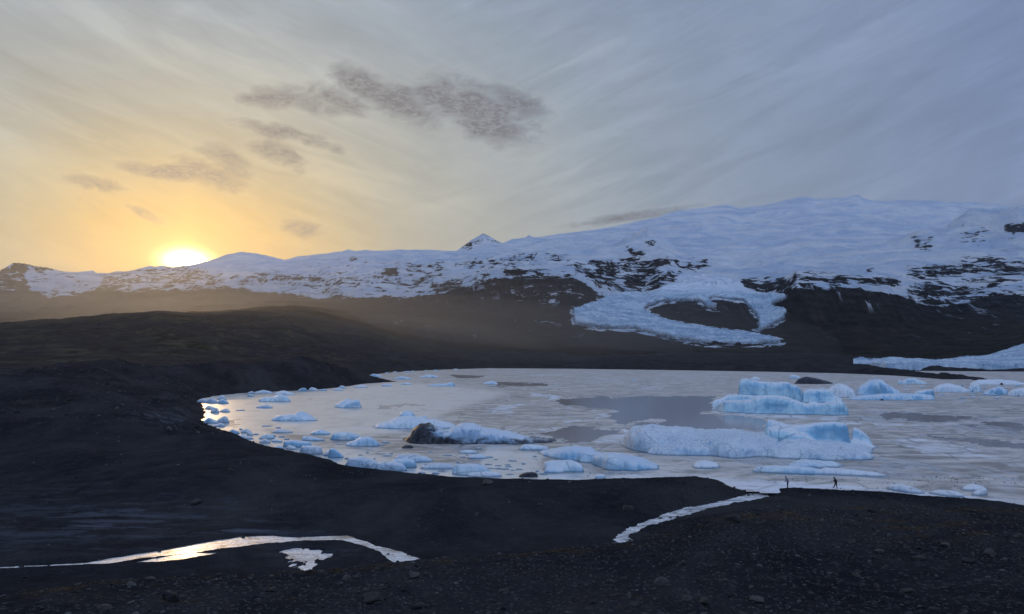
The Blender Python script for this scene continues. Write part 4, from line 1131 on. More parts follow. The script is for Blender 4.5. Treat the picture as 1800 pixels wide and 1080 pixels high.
def iceberg(lumps, mat, label, group=None, name='iceberg', rough=1.0, cat='iceberg', dirt=None):
    """lumps: (base, profile, depth m, front steepness 0..1); base = py or [(px,py)...]; profile = [(px,py)...]"""
    BCOUNT[0] += 1
    sd = BCOUNT[0] * 7 + 200
    L = []
    pmin = min(p[1][0][0] for p in lumps); pmax = max(p[1][-1][0] for p in lumps)
    for base, prof, depth, a in lumps:
        if not isinstance(base, list): base = [(prof[0][0], base), (prof[-1][0], base)]
        L.append((base, prof, depth, a))
    ybs = [Yof(np.mean([b[1] for b in l[0]])) for l in L]
    y0 = min(Yof(max(b[1] for b in l[0])) for l in L) - .8
    y1 = max(yb * 1.0 + l[2] * 1.15 for yb, l in zip([Yof(min(b[1] for b in l[0])) for l in L], L)) + .8
    wpx = pmax - pmin
    nc = int(np.clip(wpx * .85, 22, 300)); nr = int(np.clip((y1 - y0) / (ybs[0] / 1300) / 4.0, 26, 150))
    px = np.linspace(pmin - wpx * .03 - 1, pmax + wpx * .03 + 1, nc)
    t = np.linspace(0, 1, nr) ** 1.25
    Yg = (y0 + (y1 - y0) * t)[:, None] * np.ones(nc)[None]
    PX = px[None] * np.ones((nr, 1))
    X = (PX - 900) / F * Yg
    H = np.full(X.shape, -.9)
    sc = max(.6, wpx * ybs[0] / F / 14)
    for i, (base, prof, depth, a) in enumerate(L):
        bx, by = zip(*base); qx, qy = zip(*prof)
        w1 = fbm2(X / sc / 1.4, Yg / sc / 1.4, 4, sd + i * 3) * min(5.0, wpx * .035) * rough
        ppx = PX + w1
        yb = Yof(np.interp(ppx, bx, by))
        s = np.clip((ppx - qx[0]) / (qx[-1] - qx[0]), 0, 1)
        ends = np.clip(4 * s * (1 - s), 0, 1) ** .42
        dd = depth * (.25 + .75 * ends)
        yfr = yb + (1 - ends) * depth * .28 + fbm2(X / sc / 1.8, Yg * 0 + i, 2, sd + 50 + i) * depth * .14
        ycrest = yb + depth * (.10 + .28 * (1 - a))
        ztop = HC - (np.interp(ppx, qx, qy) - HY) * ycrest / F
        tt = (Yg - yfr) / dd
        wdt = .10 + .42 * (1 - a)
        up = np.clip(tt / wdt, 0, 1); up = (1 - (1 - up) ** 2.4) ** (1 / (1.6 + a))
        dn = np.clip((1 - tt) / .5, 0, 1); dn = (1 - (1 - dn) ** 2) ** .6
        inside = (tt > 0) & (tt < 1) & (ppx > qx[0]) & (ppx < qx[-1])
        ed = np.clip(s * 18, 0, 1) * np.clip((1 - s) * 18, 0, 1)
        h = ztop * up * dn * (.35 + .65 * ed ** .5) - (1 - up) * .2
        H = np.where(inside, np.maximum(H, h), H)
    tall = max(.3, H.max())
    land = H > -.3
    n1 = fbm2(X / (sc * .7), Yg / (sc * .7), 4, sd + 31, .5) * .10 * tall * rough
    n2 = np.maximum(0, fbm2(X / (sc * .35), Yg / (sc * .5), 4, sd + 41, .5, True) - .35) * .10 * tall * rough
    n3 = (np.abs((fbm2(X / sc / .9, Yg / sc / .9, 2, sd + 45) * 3 + .5) % 1 - .5) - .25) * .10 * tall * rough
    H = np.where(land, H + n1 - n2 + n3, H)
    co = np.stack([X, Yg, H], -1)
    for _ in range(3 if wpx > 60 else 1):      # melt-rounded: walls even out
        c_ = co.copy()
        c_[1:-1, 1:-1] = (co[:-2, 1:-1] + co[2:, 1:-1] + co[1:-1, :-2] + co[1:-1, 2:] + 2 * co[1:-1, 1:-1]) / 6
        co = c_
    X, Yg, H = co[..., 0], co[..., 1], co[..., 2]
    kf = sc * .55
    f1 = np.abs(fbm3(X / kf, Yg / kf, H / kf * .8, 2, sd + 71)); f2 = np.abs(fbm3(X / kf + 31, Yg / kf, H / kf * .8, 2, sd + 73))
    fct = np.minimum(f1, f2 * 1.2)      # creases between melted faces
    am = min(.45, .055 * sc) * rough
    k = max(.7, sc * .30)
    dx = fbm3(X / k, Yg / k, H / k, 3, sd + 61) * am * 2
    dy = fbm3(X / k + 9, Yg / k, H / k, 3, sd + 67) * am * 2
    G = np.where(land, 1, .4)
    co = np.stack([X + dx * G, Yg + dy * G + np.clip(.18 - fct, 0, 1) * 3.2 * sc * .12 * G, H - np.clip(.14 - fct, 0, 1) * sc * .16 * G], -1)
    kp = (H[:-1, :-1] > -.4) | (H[1:, 1:] > -.4) | (H[1:, :-1] > -.4) | (H[:-1, 1:] > -.4)
    cx, cy = X[H > -.3].mean(), Yg[H > -.3].mean()
    co = co - np.array([cx, cy, 0])
    at = {}
    if dirt is not None: at['dirt'] = dirt(PX, H, X, Yg)
    co, f, at = compact(co.reshape(-1, 3), grid_faces(*X.shape, kp), at)
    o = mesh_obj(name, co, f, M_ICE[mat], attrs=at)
    o.location = (cx, cy, 0)
    tag(o, label, cat, group)
    return o


def dome(x0, x1, yt, yb, peak=.5, k=.6, n=7):
    """gentle silhouette from x0 to x1, top at yt, waterline yb"""
    r = random.Random(int(x0 * 7 + yt))
    out = []
    for i in range(n):
        t = i / (n - 1)
        q = t / peak if t < peak else (1 - t) / (1 - peak)
        h = (yb - yt) * (q ** k if q > 0 else 0)
        if 0 < i < n - 1: h *= r.uniform(.84, 1.04)
        out.append((x0 + t * (x1 - x0), yb - h - .4 if 0 < i < n - 1 else yb - 1.2))
    return out


# the largest bergs
iceberg([
    ([(1297, 707), (1410, 706)], [(1296, 690), (1298, 664.5), (1307, 663), (1320, 666), (1335, 670), (1352, 671.5), (1385, 671), (1392, 676), (1402, 678), (1412, 684)], 9, .95),
    ([(1408, 708), (1484, 708)], [(1409, 690), (1411, 683), (1425, 683), (1440, 684.5), (1447, 681.5), (1456, 683.5), (1462, 688), (1470, 697), (1484, 701)], 8, .9),
    ([(1255, 717), (1340, 712)], [(1249, 711), (1252, 704), (1266, 701), (1280, 694), (1300, 694), (1335, 696)], 10, .55),
    ([(1250, 722), (1272, 725), (1330, 727.5), (1400, 729), (1440, 729.5), (1470, 731), (1492, 731)],
     [(1249, 717), (1258, 712), (1275, 705), (1300, 703), (1320, 703), (1330, 697), (1345, 695.5), (1370, 695.5), (1388, 700), (1402, 706), (1418, 709.5), (1424, 707), (1445, 708.5), (1468, 706.5), (1482, 705.5), (1490, 709), (1492, 716)], 11, .85),
], 'deep', 'tall two-tiered blue iceberg with an upright slab and vertical dark seams', rough=.45)
iceberg([
    ([(1342, 792), (1500, 792)], [(1341, 762), (1342, 741), (1350, 738), (1364, 740.5), (1386, 748), (1411, 748), (1440, 743.5), (1467, 742), (1483, 744.5), (1491, 750), (1495, 770), (1497, 780)], 6, .92),
    ([(1345, 796), (1450, 796)], [(1343, 765), (1350, 755), (1370, 753), (1390, 758), (1410, 764), (1430, 775), (1455, 786)], 7, .6),
    ([(1496, 786), (1536, 786)], [(1496.5, 768), (1497, 750.5), (1503, 751), (1515, 757), (1525, 765), (1533, 777)], 3.5, .95),
    ([(1440, 795), (1548, 790)], [(1440, 782), (1465, 772), (1500, 777), (1530, 783), (1548, 788)], 8, .3),
], 'deep', 'smooth deep blue iceberg with a curved back and a split-off upright fin', rough=.3)
iceberg([
    ([(1089, 790), (1110, 796), (1133, 799), (1216, 800), (1300, 806), (1380, 806), (1440, 811), (1483, 813), (1536, 807)],
     [(1088, 785), (1096, 770), (1110, 754), (1133, 750), (1160, 752), (1183, 754), (1240, 759), (1272, 761), (1300, 760.5), (1311, 765), (1328, 767), (1344, 765), (1364, 770), (1368, 777), (1383, 774), (1408, 773), (1436, 780), (1467, 781), (1494, 786), (1533, 793), (1537, 802)], 26, .35),
    ([(1150, 801), (1260, 803)], [(1140, 790), (1180, 783), (1230, 785), (1270, 792)], 5, .5),
    ([(1370, 809), (1536, 811)], [(1360, 800), (1400, 789), (1440, 787), (1490, 790), (1530, 796), (1537, 803)], 10, .4),
], 'pit', 'very long pitted white-blue iceberg, the largest in the water', rough=1.0)
iceberg([
    ([(704, 778), (730, 782), (800, 781), (900, 782), (980, 780)],
     [(704, 777), (722, 768), (730, 754), (737, 747), (752, 745.5), (765, 750), (778, 757), (790, 757), (803, 750), (815, 744.5), (830, 745.5), (850, 753), (880, 758), (910, 765), (940, 771), (970, 775), (982, 778)], 13, .55)],
    'dirty', 'iceberg streaked with black ash, a dark hump at its left end', rough=1.2,
    dirt=lambda PX, H, X, Y: np.clip(.95 * np.exp(-((PX - 735) / 34) ** 2) * 1.0 + .62 * sm(-H, -2.2, -.3) + .25 * np.exp(-((PX - 785) / 12) ** 2), 0, 1.2))
iceberg([
    (755, [(652, 752), (668, 746), (684, 741), (700, 734), (720, 733), (740, 735), (760, 739), (785, 743), (804, 750)], 16, .3),
    (742, [(699, 738), (703, 726), (712, 722), (722, 722.5), (728, 728), (731, 738)], 8, .6),
    (744, [(738, 740), (742, 731), (748, 730), (753, 737), (756, 742)], 6, .6)],
    'blue', 'broad low blue iceberg with two small knobs, behind the ash-streaked one')
iceberg([
    ([(942, 800), (1000, 811), (1045, 812)], [(940, 798), (960, 793), (990, 788), (1015, 786), (1035, 787), (1050, 792)], 9, .4),
    ([(1015, 814), (1072, 815)], [(1015, 800), (1020, 795), (1040, 794), (1056, 798), (1070, 802)], 6, .75),
    ([(1040, 820), (1070, 828), (1160, 830)], [(1038, 812), (1048, 802), (1070, 799), (1100, 803), (1130, 811), (1150, 820), (1161, 826)], 11, .6)],
    'blue', 'three-lobed blue iceberg with a cleft, tapering to the right near the beach')
iceberg([([(955, 829), (1026, 832)], [(954, 822), (957, 813), (975, 811), (1005, 811), (1018, 816), (1027, 822)], 5, .8),
         ([(956, 833), (990, 833)], [(955, 829), (960, 823), (975, 824), (992, 829)], 3, .7)],
        'blue', 'squat blue slab of ice lying before the three-lobed iceberg')
iceberg([(717, [(588, 713), (600, 706), (612, 701), (620, 704), (634, 716)], 8, .5),
         (718, [(596, 716), (612, 708), (625, 703), (631, 703), (636, 716)], 7, .7)],
        'blue', 'wedge-shaped iceberg with a notched top, alone beyond the grounded ice')
iceberg([(741, [(476, 737), (490, 731), (510, 729), (528, 729), (545, 735), (560, 739)], 9, .6),
         (740, [(515, 732), (522, 725), (532, 723), (542, 728), (556, 737)], 6, .5)],
        'blue', 'blue iceberg with a rounded hump to the right, alone off the left beach')
iceberg([(707, [(454, 703), (464, 699), (480, 698), (492, 694), (503, 696), (512, 706)], 9, .6)],
        'blue', 'smooth rounded iceberg beside the innermost corner of the left beach')
iceberg([(695, dome(479, 520, 686, 695, .45), 9, .5)], 'pale', 'low pale iceberg just behind the smooth rounded one at left')
iceberg([(786, [(607, 780), (625, 775), (634, 769), (650, 768), (660, 774), (669, 783)], 6, .5)], 'blue', 'domed grey-blue iceberg with a flat skirt, middle left of the lagoon')
iceberg([(775, [(580, 772), (586, 763), (600, 760), (620, 762), (637, 768)], 6, .7)], 'blue', 'low flat-topped iceberg touching the domed grey-blue one')
iceberg([(828, [(606, 815), (615, 806), (635, 804), (655, 808), (668, 818), (678, 827)], 5, .6)], 'pit', 'pitted grey iceberg stranded at the bend of the black beach')
iceberg([(830, [(660, 820), (666, 814), (690, 813), (706, 816), (716, 826)], 4, .7)], 'pit', 'rounded pitted ice block right of the one at the beach bend')
iceberg([(824, [(681, 816), (692, 809), (715, 807), (728, 811), (733, 821)], 4, .7)], 'blue', 'smooth loaf-shaped ice block behind the pitted ones')
iceberg([(814, [(691, 808), (700, 801), (725, 800), (750, 804), (764, 812)], 5, .5)], 'pit', 'long low pitted ice slab left of the half-sunk floes')
iceberg([(826, dome(735, 805, 814, 826, .6, .4), 4, .4)], 'pit', 'flat pitted floe beside the shore below the long slab')
iceberg([([(794, 836), (840, 838)], [(794, 822), (800, 818), (830, 817), (850, 820), (860, 828), (868, 834)], 5, .75)], 'blue', 'thick blue ice block grounded at the lowest point of the beach')
iceberg([(840, [(821, 836), (830, 831), (855, 830), (875, 832), (884, 838)], 3, .8)], 'pale', 'pale slab leaning on the thick grounded block')
iceberg([(845, [(1044, 842), (1048, 836), (1055, 834), (1062, 836), (1067, 843)], 2.5, .7)], 'pale', 'lone small white ice lump at the beach with dark stones')
iceberg([(806, [(576, 800), (579, 790), (586, 788), (595, 795), (605, 803)], 3, .85)], 'blue', 'small sharp ice fin standing at the left beach')
iceberg([(800, [(526, 791), (532, 785), (550, 785), (565, 787), (568, 796)], 4, .85)], 'pit', 'flat-topped ice table left of the sharp ice fin')
iceberg([(787, [(497, 783), (499, 776), (515, 775), (545, 778), (549, 784)], 5, .8)], 'blue', 'long ice table at the left beach, behind the flat-topped one')
iceberg([(776, [(530, 772), (531, 767), (545, 768), (572, 774)], 4, .8)], 'blue', 'thin wedge of ice floating beyond the long ice table')
iceberg([(765, dome(544, 582, 755, 765, .5, .5), 5, .5)], 'blue', 'low blue mound of ice left of the flat-topped iceberg')
iceberg([(762, dome(476, 516, 755, 762, .3, .4), 5, .4)], 'pit', 'thin pitted floe left of the low blue mound')
iceberg([(676, dome(847, 876, 668.5, 676.5, .6, .7), 14, .5)], 'blue', 'small blue iceberg alone in the middle distance near dark water')
iceberg([(679.5, [(750, 678), (765, 675.5), (785, 674.5), (792, 671.5), (797, 673), (801, 679)], 16, .5)], 'blue', 'low iceberg with a raised right tip in the far left of the lagoon')
iceberg([(840, [(911, 837), (920, 833), (935, 831), (944, 833), (947, 839)], 3, .5)], 'dirty', 'flat dark ash-covered ice lump in bright water by the beach', dirt=lambda PX, H, X, Y: H * 0 + 1.0)
iceberg([(789, [(705, 787), (712, 783), (722, 783.5), (728, 787)], 3, .5)], 'dirty', 'tiny black ash-covered lump under the dark hump', dirt=lambda PX, H, X, Y: H * 0 + 1.1)
iceberg([(675.5, [(1396, 674), (1404, 666), (1416, 662), (1432, 664.5), (1450, 669), (1465, 673.5)], 22, .4)], 'dirty', 'mound of ice wholly covered in dark sand behind the two-tiered iceberg', dirt=lambda PX, H, X, Y: H * 0 + 1.3)
iceberg([(666, dome(1386, 1408, 658.5, 665, .3), 16, .7)], 'pale', 'small white iceberg left of the sand-covered mound')
iceberg([(668, dome(1318, 1338, 662, 668, .5), 16, .7)], 'pale', 'white ice tip showing over the left shoulder of the two-tiered iceberg')
iceberg([(792.5, dome(911, 968, 781, 792, .25, .35), 5, .6)], 'blue', 'thin blue floe right of the tail of the ash-streaked iceberg')
iceberg([(798.5, dome(804, 844, 791, 798.5, .5, .6), 4, .4)], 'blue', 'low rounded floe in the half-frozen patch, farther of a pair')
iceberg([(807.5, dome(819, 858, 799, 807.5, .6, .5), 4, .4)], 'blue', 'low rounded floe in the half-frozen patch, nearer of a pair')
iceberg([([(1323, 832), (1428, 836)], [(1322, 828), (1330, 821.5), (1360, 820), (1400, 821), (1425, 824), (1455, 829), (1484, 834)], 4, .75)], 'blue', 'long flat blue floe behind the standing person in the light jacket')
iceberg([([(1455, 836), (1568, 841)], [(1430, 829), (1450, 823), (1500, 827), (1540, 832), (1568, 839)], 3.5, .6)], 'pale', 'thin tapering floe running right from the long flat one')
iceberg([(824, dome(1380, 1487, 809, 823, .35, .4), 7, .3)], 'blue', 'low wide floe between the longest iceberg and the flat shore floes')
iceberg([(825, dome(1215, 1268, 810, 824, .5, .35), 6, .2)], 'pale', 'circular snowy floe sunk in the skin ice before the longest iceberg')
iceberg([([(1560, 862), (1590, 867), (1630, 871)], [(1557, 858), (1565, 853), (1585, 853), (1588, 854), (1605, 858), (1628, 868)], 3, .8)], 'pale', 'white ice bank on the right beach, farther left of two')
iceberg([([(1632, 870), (1700, 878)], [(1630, 867), (1650, 863), (1680, 865), (1697, 873)], 3, .7)], 'pale', 'white ice bank on the right beach, next to a leaning dark stone')
iceberg([(864.5, dome(1686, 1736, 853, 864, .5, .4), 4, .4)], 'pale', 'pale low floe off the right beach behind a rounded lump')
iceberg([(872.5, [(1706, 870), (1720, 864), (1728, 859), (1735, 861), (1737, 870)], 3, .7)], 'pale', 'rounded white ice lump with a tail off the right beach')
# drifting field before the far glacier
for args in [
    (699, [(1449, 694), (1460, 680), (1475, 674), (1488, 678), (1500, 686), (1506, 697)], 22, .4, 'pale', 'pale iceberg directly right of the two-tiered one, sloping both ways'),
    (695, [(1503, 688), (1515, 676), (1530, 668), (1545, 666), (1555, 671), (1565, 680), (1578, 686), (1590, 694)], 24, .6, 'blue', 'peaked blue iceberg, tallest of the drifting field at right'),
    (704, [(1490, 700), (1520, 695), (1560, 693), (1600, 692), (1640, 695), (1645, 701)], 16, .7, 'blue', 'long broken ice rim below the peaked blue iceberg'),
    (701, [(1600, 698), (1612, 688), (1630, 685), (1641, 685), (1643, 697)], 14, .8, 'deep', 'blocky ice cube at the right end of the broken rim'),
    (676, [(1577, 674), (1580, 666), (1584, 671), (1592, 667), (1600, 665), (1606, 664.5), (1615, 668), (1632, 675)], 20, .9, 'blue', 'jagged ice with thin white spikes before the black spit'),
    (690, [(1638, 684), (1650, 677), (1665, 674), (1685, 678), (1708, 688)], 20, .6, 'pale', 'broad greyish iceberg right of the blocky cube'),
    (689.5, [(1700, 686), (1706, 676), (1714, 672), (1722, 677), (1728, 688)], 18, .6, 'blue', 'small pointed iceberg between two broad ones at far right'),
    (695, [(1728, 690), (1742, 683), (1756, 679), (1768, 685), (1774, 693)], 16, .6, 'blue', 'rounded blue iceberg near the right picture edge'),
    (697, [(1770, 692), (1780, 685), (1800, 682), (1815, 695)], 16, .6, 'pale', 'pale iceberg cut by the right picture edge'),
    (677, [(1703, 675), (1720, 668), (1750, 667), (1780, 669), (1810, 676)], 22, .6, 'pale', 'long low iceberg in front of the glacier at far right')]:
    iceberg([args[:4]], args[4], args[5], rough=1.5)
# small grounded and drifting pieces
G1 = 'small grounded ice pieces along the left beach'
G2 = 'distant ice pieces by the moraine tip'
rr = random.Random(5)
small = [(345, 367, 701, 708), (360, 384, 700, 709), (381, 398, 694.5, 703), (381, 403, 701, 710), (359, 381, 713, 720), (369, 386, 716.5, 726.5), (385, 405, 718, 725),
         (356, 386, 734, 745), (379, 404, 731, 744), (373, 397, 744, 751), (402, 422, 754.5, 764), (422, 444, 755, 762), (402, 447, 764, 773.5), (433, 446, 757.5, 766),
         (454, 485, 763.5, 773), (454, 477, 771, 780), (476, 498, 772, 778), (479, 500, 783.5, 790.5), (502, 522, 782.5, 791), (567, 581, 794.5, 802), (449, 481, 712, 718),
         (433, 448, 688, 693), (434, 448, 692, 698), (445, 480, 686, 692), (733, 749, 828, 834), (758, 773, 829, 834.5), (605, 612, 812, 822)]
ORD = 'first second third fourth fifth sixth seventh eighth ninth tenth eleventh twelfth thirteenth fourteenth fifteenth sixteenth seventeenth eighteenth nineteenth twentieth'.split()
ORD += ['twenty-' + w for w in ORD[:9]]
small.sort(key=lambda q: (q[2] + q[3]) / 2 + (q[0] + q[1]) * .01)
for i, (a, b_, yt, yb) in enumerate(small):
    iceberg([(yb, dome(a, b_, yt, yb, rr.uniform(.3, .7), rr.uniform(.35, .6)), (b_ - a) * Yof(yb) / F * .8, rr.uniform(.5, .85))],
            ['blue', 'pale', 'pit'][i % 3], 'small %s ice piece stranded at the left beach, %s of these from the far end' % (['blue', 'pale', 'pitted'][i % 3], ORD[i]), G1, rough=1.1)
far_small = [(523, 541, 682, 688.5), (541, 560, 681, 688), (584, 605, 682.5, 687), (595, 608, 678, 683), (621, 647, 676.5, 682), (669, 691, 674.5, 679.5), (648, 674, 657.5, 663), (691, 725, 661.5, 667), (736, 772, 658, 664),
             (703, 725, 672.5, 677), (560, 575, 684, 687.5), (708, 722, 652.8, 654.6), (722, 730, 652, 653.8), (745, 752, 651, 652.8), (690, 700, 653.6, 655.4), (676, 684, 655, 656.6), (760, 771, 650.4, 652), (796, 806, 648.6, 650.4), (1110, 1120, 668, 670)]
far_small.sort(key=lambda q: q[0])
for i, (a, b_, yt, yb) in enumerate(far_small):
    iceberg([(yb, dome(a, b_, yt, yb, rr.uniform(.3, .7), rr.uniform(.35, .6)), min(30, (b_ - a) * Yof(yb) / F * .7), rr.uniform(.4, .8))],
            ['blue', 'pale'][i % 2], 'tiny distant %s ice piece by the black moraine, %s of these from the left' % (['blue', 'pale'][i % 2], ORD[i]), G2, rough=1.0)
for i in range(70):
    t_ = rr.random()
    x = 395 + t_ * 520 + rr.uniform(-20, 90); lo_ = np.interp(x, [380, 420, 500, 600, 700, 800, 1000], [735, 765, 788, 815, 828, 838, 842])
    y = lo_ - 4 - abs(rr.gauss(0, 26))
    if y < 700: continue
    w = rr.uniform(5, 20)
    iceberg([(y, dome(x, x + w, y - rr.uniform(1.4, 3.4), y, rr.uniform(.3, .7), .35, 5), w * Yof(y) / F * rr.uniform(.4, .9), rr.uniform(.6, .95))],
            ['pale', 'blue', 'pit'][i % 3], 'thin broken ice floe lying in the slush near the left beach', 'broken floes in the slush near the left beach', name='ice_floe', rough=1.2, cat='ice floe')
# brash among the drifting field
rows = []
for i in range(46):
    x = rr.uniform(1500, 1798); y = rr.uniform(678, 703)
    w = rr.uniform(4, 15)
    rows.append((x, x + w, y - rr.uniform(1.2, 3.6), y))
for i, (a, b_, yt, yb) in enumerate(rows):
    iceberg([(yb, dome(a, b_, yt, yb, rr.uniform(.3, .7), .5, 5), (b_ - a) * Yof(yb) / F * .6, rr.uniform(.5, .9))],
            ['blue', 'pale', 'deep'][i % 3], 'small ice chunk adrift among the bergs before the far glacier', 'ice chunks adrift before the glacier', rough=1.2)

# ------------------------------------------------------------------ stones
M_ROCK = mat_rock('dark_basalt', (.012, .012, .014), (.034, .034, .036))
M_ROCK2 = mat_rock('grey_basalt', (.035, .034, .035), (.085, .082, .080), (.13, .125, .12))


def rock_mesh(name, seed, sub, flat=.62, mat=None):
    bm = bmesh.new()
    bmesh.ops.create_icosphere(bm, subdivisions=sub, radius=1)
    r = np.random.RandomState(seed)
    co = np.array([v.co[:] for v in bm.verts])
    for _ in range(7):     # broken faces
        nrm = r.randn(3); nrm /= np.linalg.norm(nrm)
        d = r.uniform(.55, .85)
        over = co @ nrm - d
        co = co - np.outer(np.maximum(over, 0), nrm) * .9
    nz = fbm3(co[:, 0] * 1.3 + seed, co[:, 1] * 1.3, co[:, 2] * 1.3, 3, seed)
    co = co * (1 + nz * .30)[:, None]
    co = co * np.array([1, r.uniform(.7, .95), flat * r.uniform(.75, 1.1)])
    for v, c in zip(bm.verts, co): v.co = c
    me = bpy.data.meshes.new(name)
    bm.to_mesh(me); bm.free()
    me.polygons.foreach_set('use_smooth', np.full(len(me.polygons), False))
    me.materials.append(mat or M_ROCK)
    return me


ROCKS = [rock_mesh('rock', 300 + i, 3 if i < 5 else 2, .62, M_ROCK if i % 3 else M_ROCK2) for i in range(9)]
SLAB = rock_mesh('rock_slab', 333, 3, .28, M_ROCK2)


def hit(px, py):
    """where the sight line of a photograph pixel meets the land"""
    Ys = np.concatenate([np.linspace(28, 130, 1500), np.linspace(130, 600, 800)])
    X = (px - 900) / F * Ys
    z = terrain(X, Ys, True)
    ray = HC + (HY - py) * Ys / F
    k = np.argmax(z >= ray)
    return X[k], Ys[k], z[k]


rng = random.Random(11)
for P_, n_, zz_ in ((STREAM_R, 26, ZR), (STREAM_L, 22, ZL)):
    k_ = 0
    while k_ < n_:
        x = rng.uniform(P_[:, 0].min(), P_[:, 0].max()); y = rng.uniform(P_[:, 1].min(), P_[:, 1].max())
        if abs(float(seg_dist(P_, np.array([x]), np.array([y]))[0])) > .9: continue
        k_ += 1
        s = rng.uniform(.08, .28)
        o = bpy.data.objects.new('stone', ROCKS[rng.randint(0, 8)]); COL.objects.link(o)
        o.location = (x, y, zz_ + s * .05); o.scale = (s, s, s); o.rotation_euler = (0, 0, rng.uniform(0, 6))
        tag(o, 'small dark stone standing at the edge of an icy stream', 'stone', 'stones along the icy streams')
GS = 'loose stones scattered over the gravel slope'
named = [
    (857, 851, 11, 0, 'large pointed dark boulder alone on the sand close to the lagoon edge'),
    (345, 886, 10, 3, 'grey boulder at the foot of the black sand bank, left of the valley'),
    (405, 827, 6, 2, 'light-topped boulder on the black sand rise at left'),
    (1103, 897, 11, 1, 'dark flat boulder on the sand left of the right-hand stream'),
    (950, 889, 7, 2, 'grey boulder standing alone in the middle of the black sand bank'),
    (1163, 1028, 15, 3, 'large angular boulder, biggest on the slope below the stream'),
    (1207, 1056, 12, 0, 'rounded boulder with a pale top, left of a darker twin'),
    (1240, 1062, 14, 1, 'dark half-buried boulder beside the rounded one with a pale top'),
    (1043, 1061, 8, 4, 'small dark boulder on a brown mossy patch at the bottom'),
    (610, 1019, 10, 3, 'rounded grey boulder on the crest above the frozen pool'),
    (728, 1016, 12, 0, 'dark boulder on the crest just below the left stream end'),
    (750, 1011, 8, 2, 'black boulder right beside the dark crest boulder'),
    (655, 1058, 20, 1, 'broad dark boulder low in the picture left of centre'),
    (1740, 975, 12, 3, 'smooth olive-grey boulder on the slope at far right'),
    (1660, 960, 9, 0, 'round dark-grey boulder left of the smooth olive-grey one'),
    (1613, 965, 7, 1, 'small black boulder left of the round dark-grey one'),
    (1496, 955, 10, 2, 'low grey boulder with two black companions on the right slope'),
    (1290, 917, 16, 4, 'black mound of stone on the crest right of the stream bend'),
    (300, 1056, 19, 4, 'dark boulder at the lower left, on the edge of brown moss'),
    (185, 1073, 14, 0, 'smooth pale-topped boulder at the bottom left edge'),
    (480, 1040, 10, 1, 'dark boulder at lower left above the rubble'),
    (340, 966, 5, 2, 'black stone standing in the left stream'),
    (347, 969, 4, 1, 'small black stone touching the one in the left stream'),
    (320, 969, 3.5, 0, 'little stone at the edge of the left stream'),
    (1562, 858, 7, 4, 'dark rock by the white ice bank on the right beach'),
    (1698, 873, 3.5, 3, 'leaning dark stone at the right beach beside the ice bank'),
    (1520, 861, 4, 2, 'dark stone at the waterline right of the walking person'),
    (1750, 879, 3.5, 1, 'dark stone at the waterline near the right picture edge'),
]
for (px, py, rpx, ri, lab) in named:
    x, y, z = hit(px, py)
    r = rpx * y / F
    o = bpy.data.objects.new('boulder', ROCKS[ri]); COL.objects.link(o)
    o.location = (x, y, z + r * .22); o.scale = (r, r, r * 1.15)
    o.rotation_euler = (rng.uniform(-.15, .15), rng.uniform(-.15, .15), rng.uniform(0, 6.3))
    tag(o, lab, 'boulder')
x, y, z = hit(1330, 1057)
o = bpy.data.objects.new('boulder', SLAB); COL.objects.link(o); r = 14 * y / F
o.location = (x, y, z + r * .15); o.scale = (r, r, r); tag(o, 'flat brown-grey stone slab lying at the bottom right of centre', 'boulder')


def scatter(n, y0, y1, seed, margin=.76):
    r = np.random.RandomState(seed)
    Y = np.sqrt(r.uniform(y0 ** 2, y1 ** 2, n)); X = r.uniform(-margin, margin, n) * Y
    return X, Y, r


# the loose stones that show largest: each its own object
X, Y, r = scatter(2600, 33, 84, 77, .70)
pxs = 900 + F * X / Y
crest = np.interp(pxs, CURVES[4][0], CURVES[4][1])
dens = fbm2(X / 6, Y / 6, 3, 131) + r.uniform(-.4, .4, len(X))
ok = (Y < crest + 1.5) & (dens > .08)
X, Y = X[ok][:245], Y[ok][:245]
Zt = terrain(X, Y)
for i in range(len(X)):
    s = float(np.clip(r.lognormal(-1.75, .55), .08, .75))
    o = bpy.data.objects.new('stone', ROCKS[r.randint(0, 9)]); COL.objects.link(o)
    o.location = (X[i], Y[i], Zt[i] + s * .12); o.scale = (s, s * r.uniform(.7, 1), s * r.uniform(.6, 1.0))
    o.rotation_euler = (r.uniform(-.3, .3), r.uniform(-.3, .3), r.uniform(0, 6.3))
    tag(o, 'loose dark basalt stone lying on the near gravel slope', 'stone', GS)

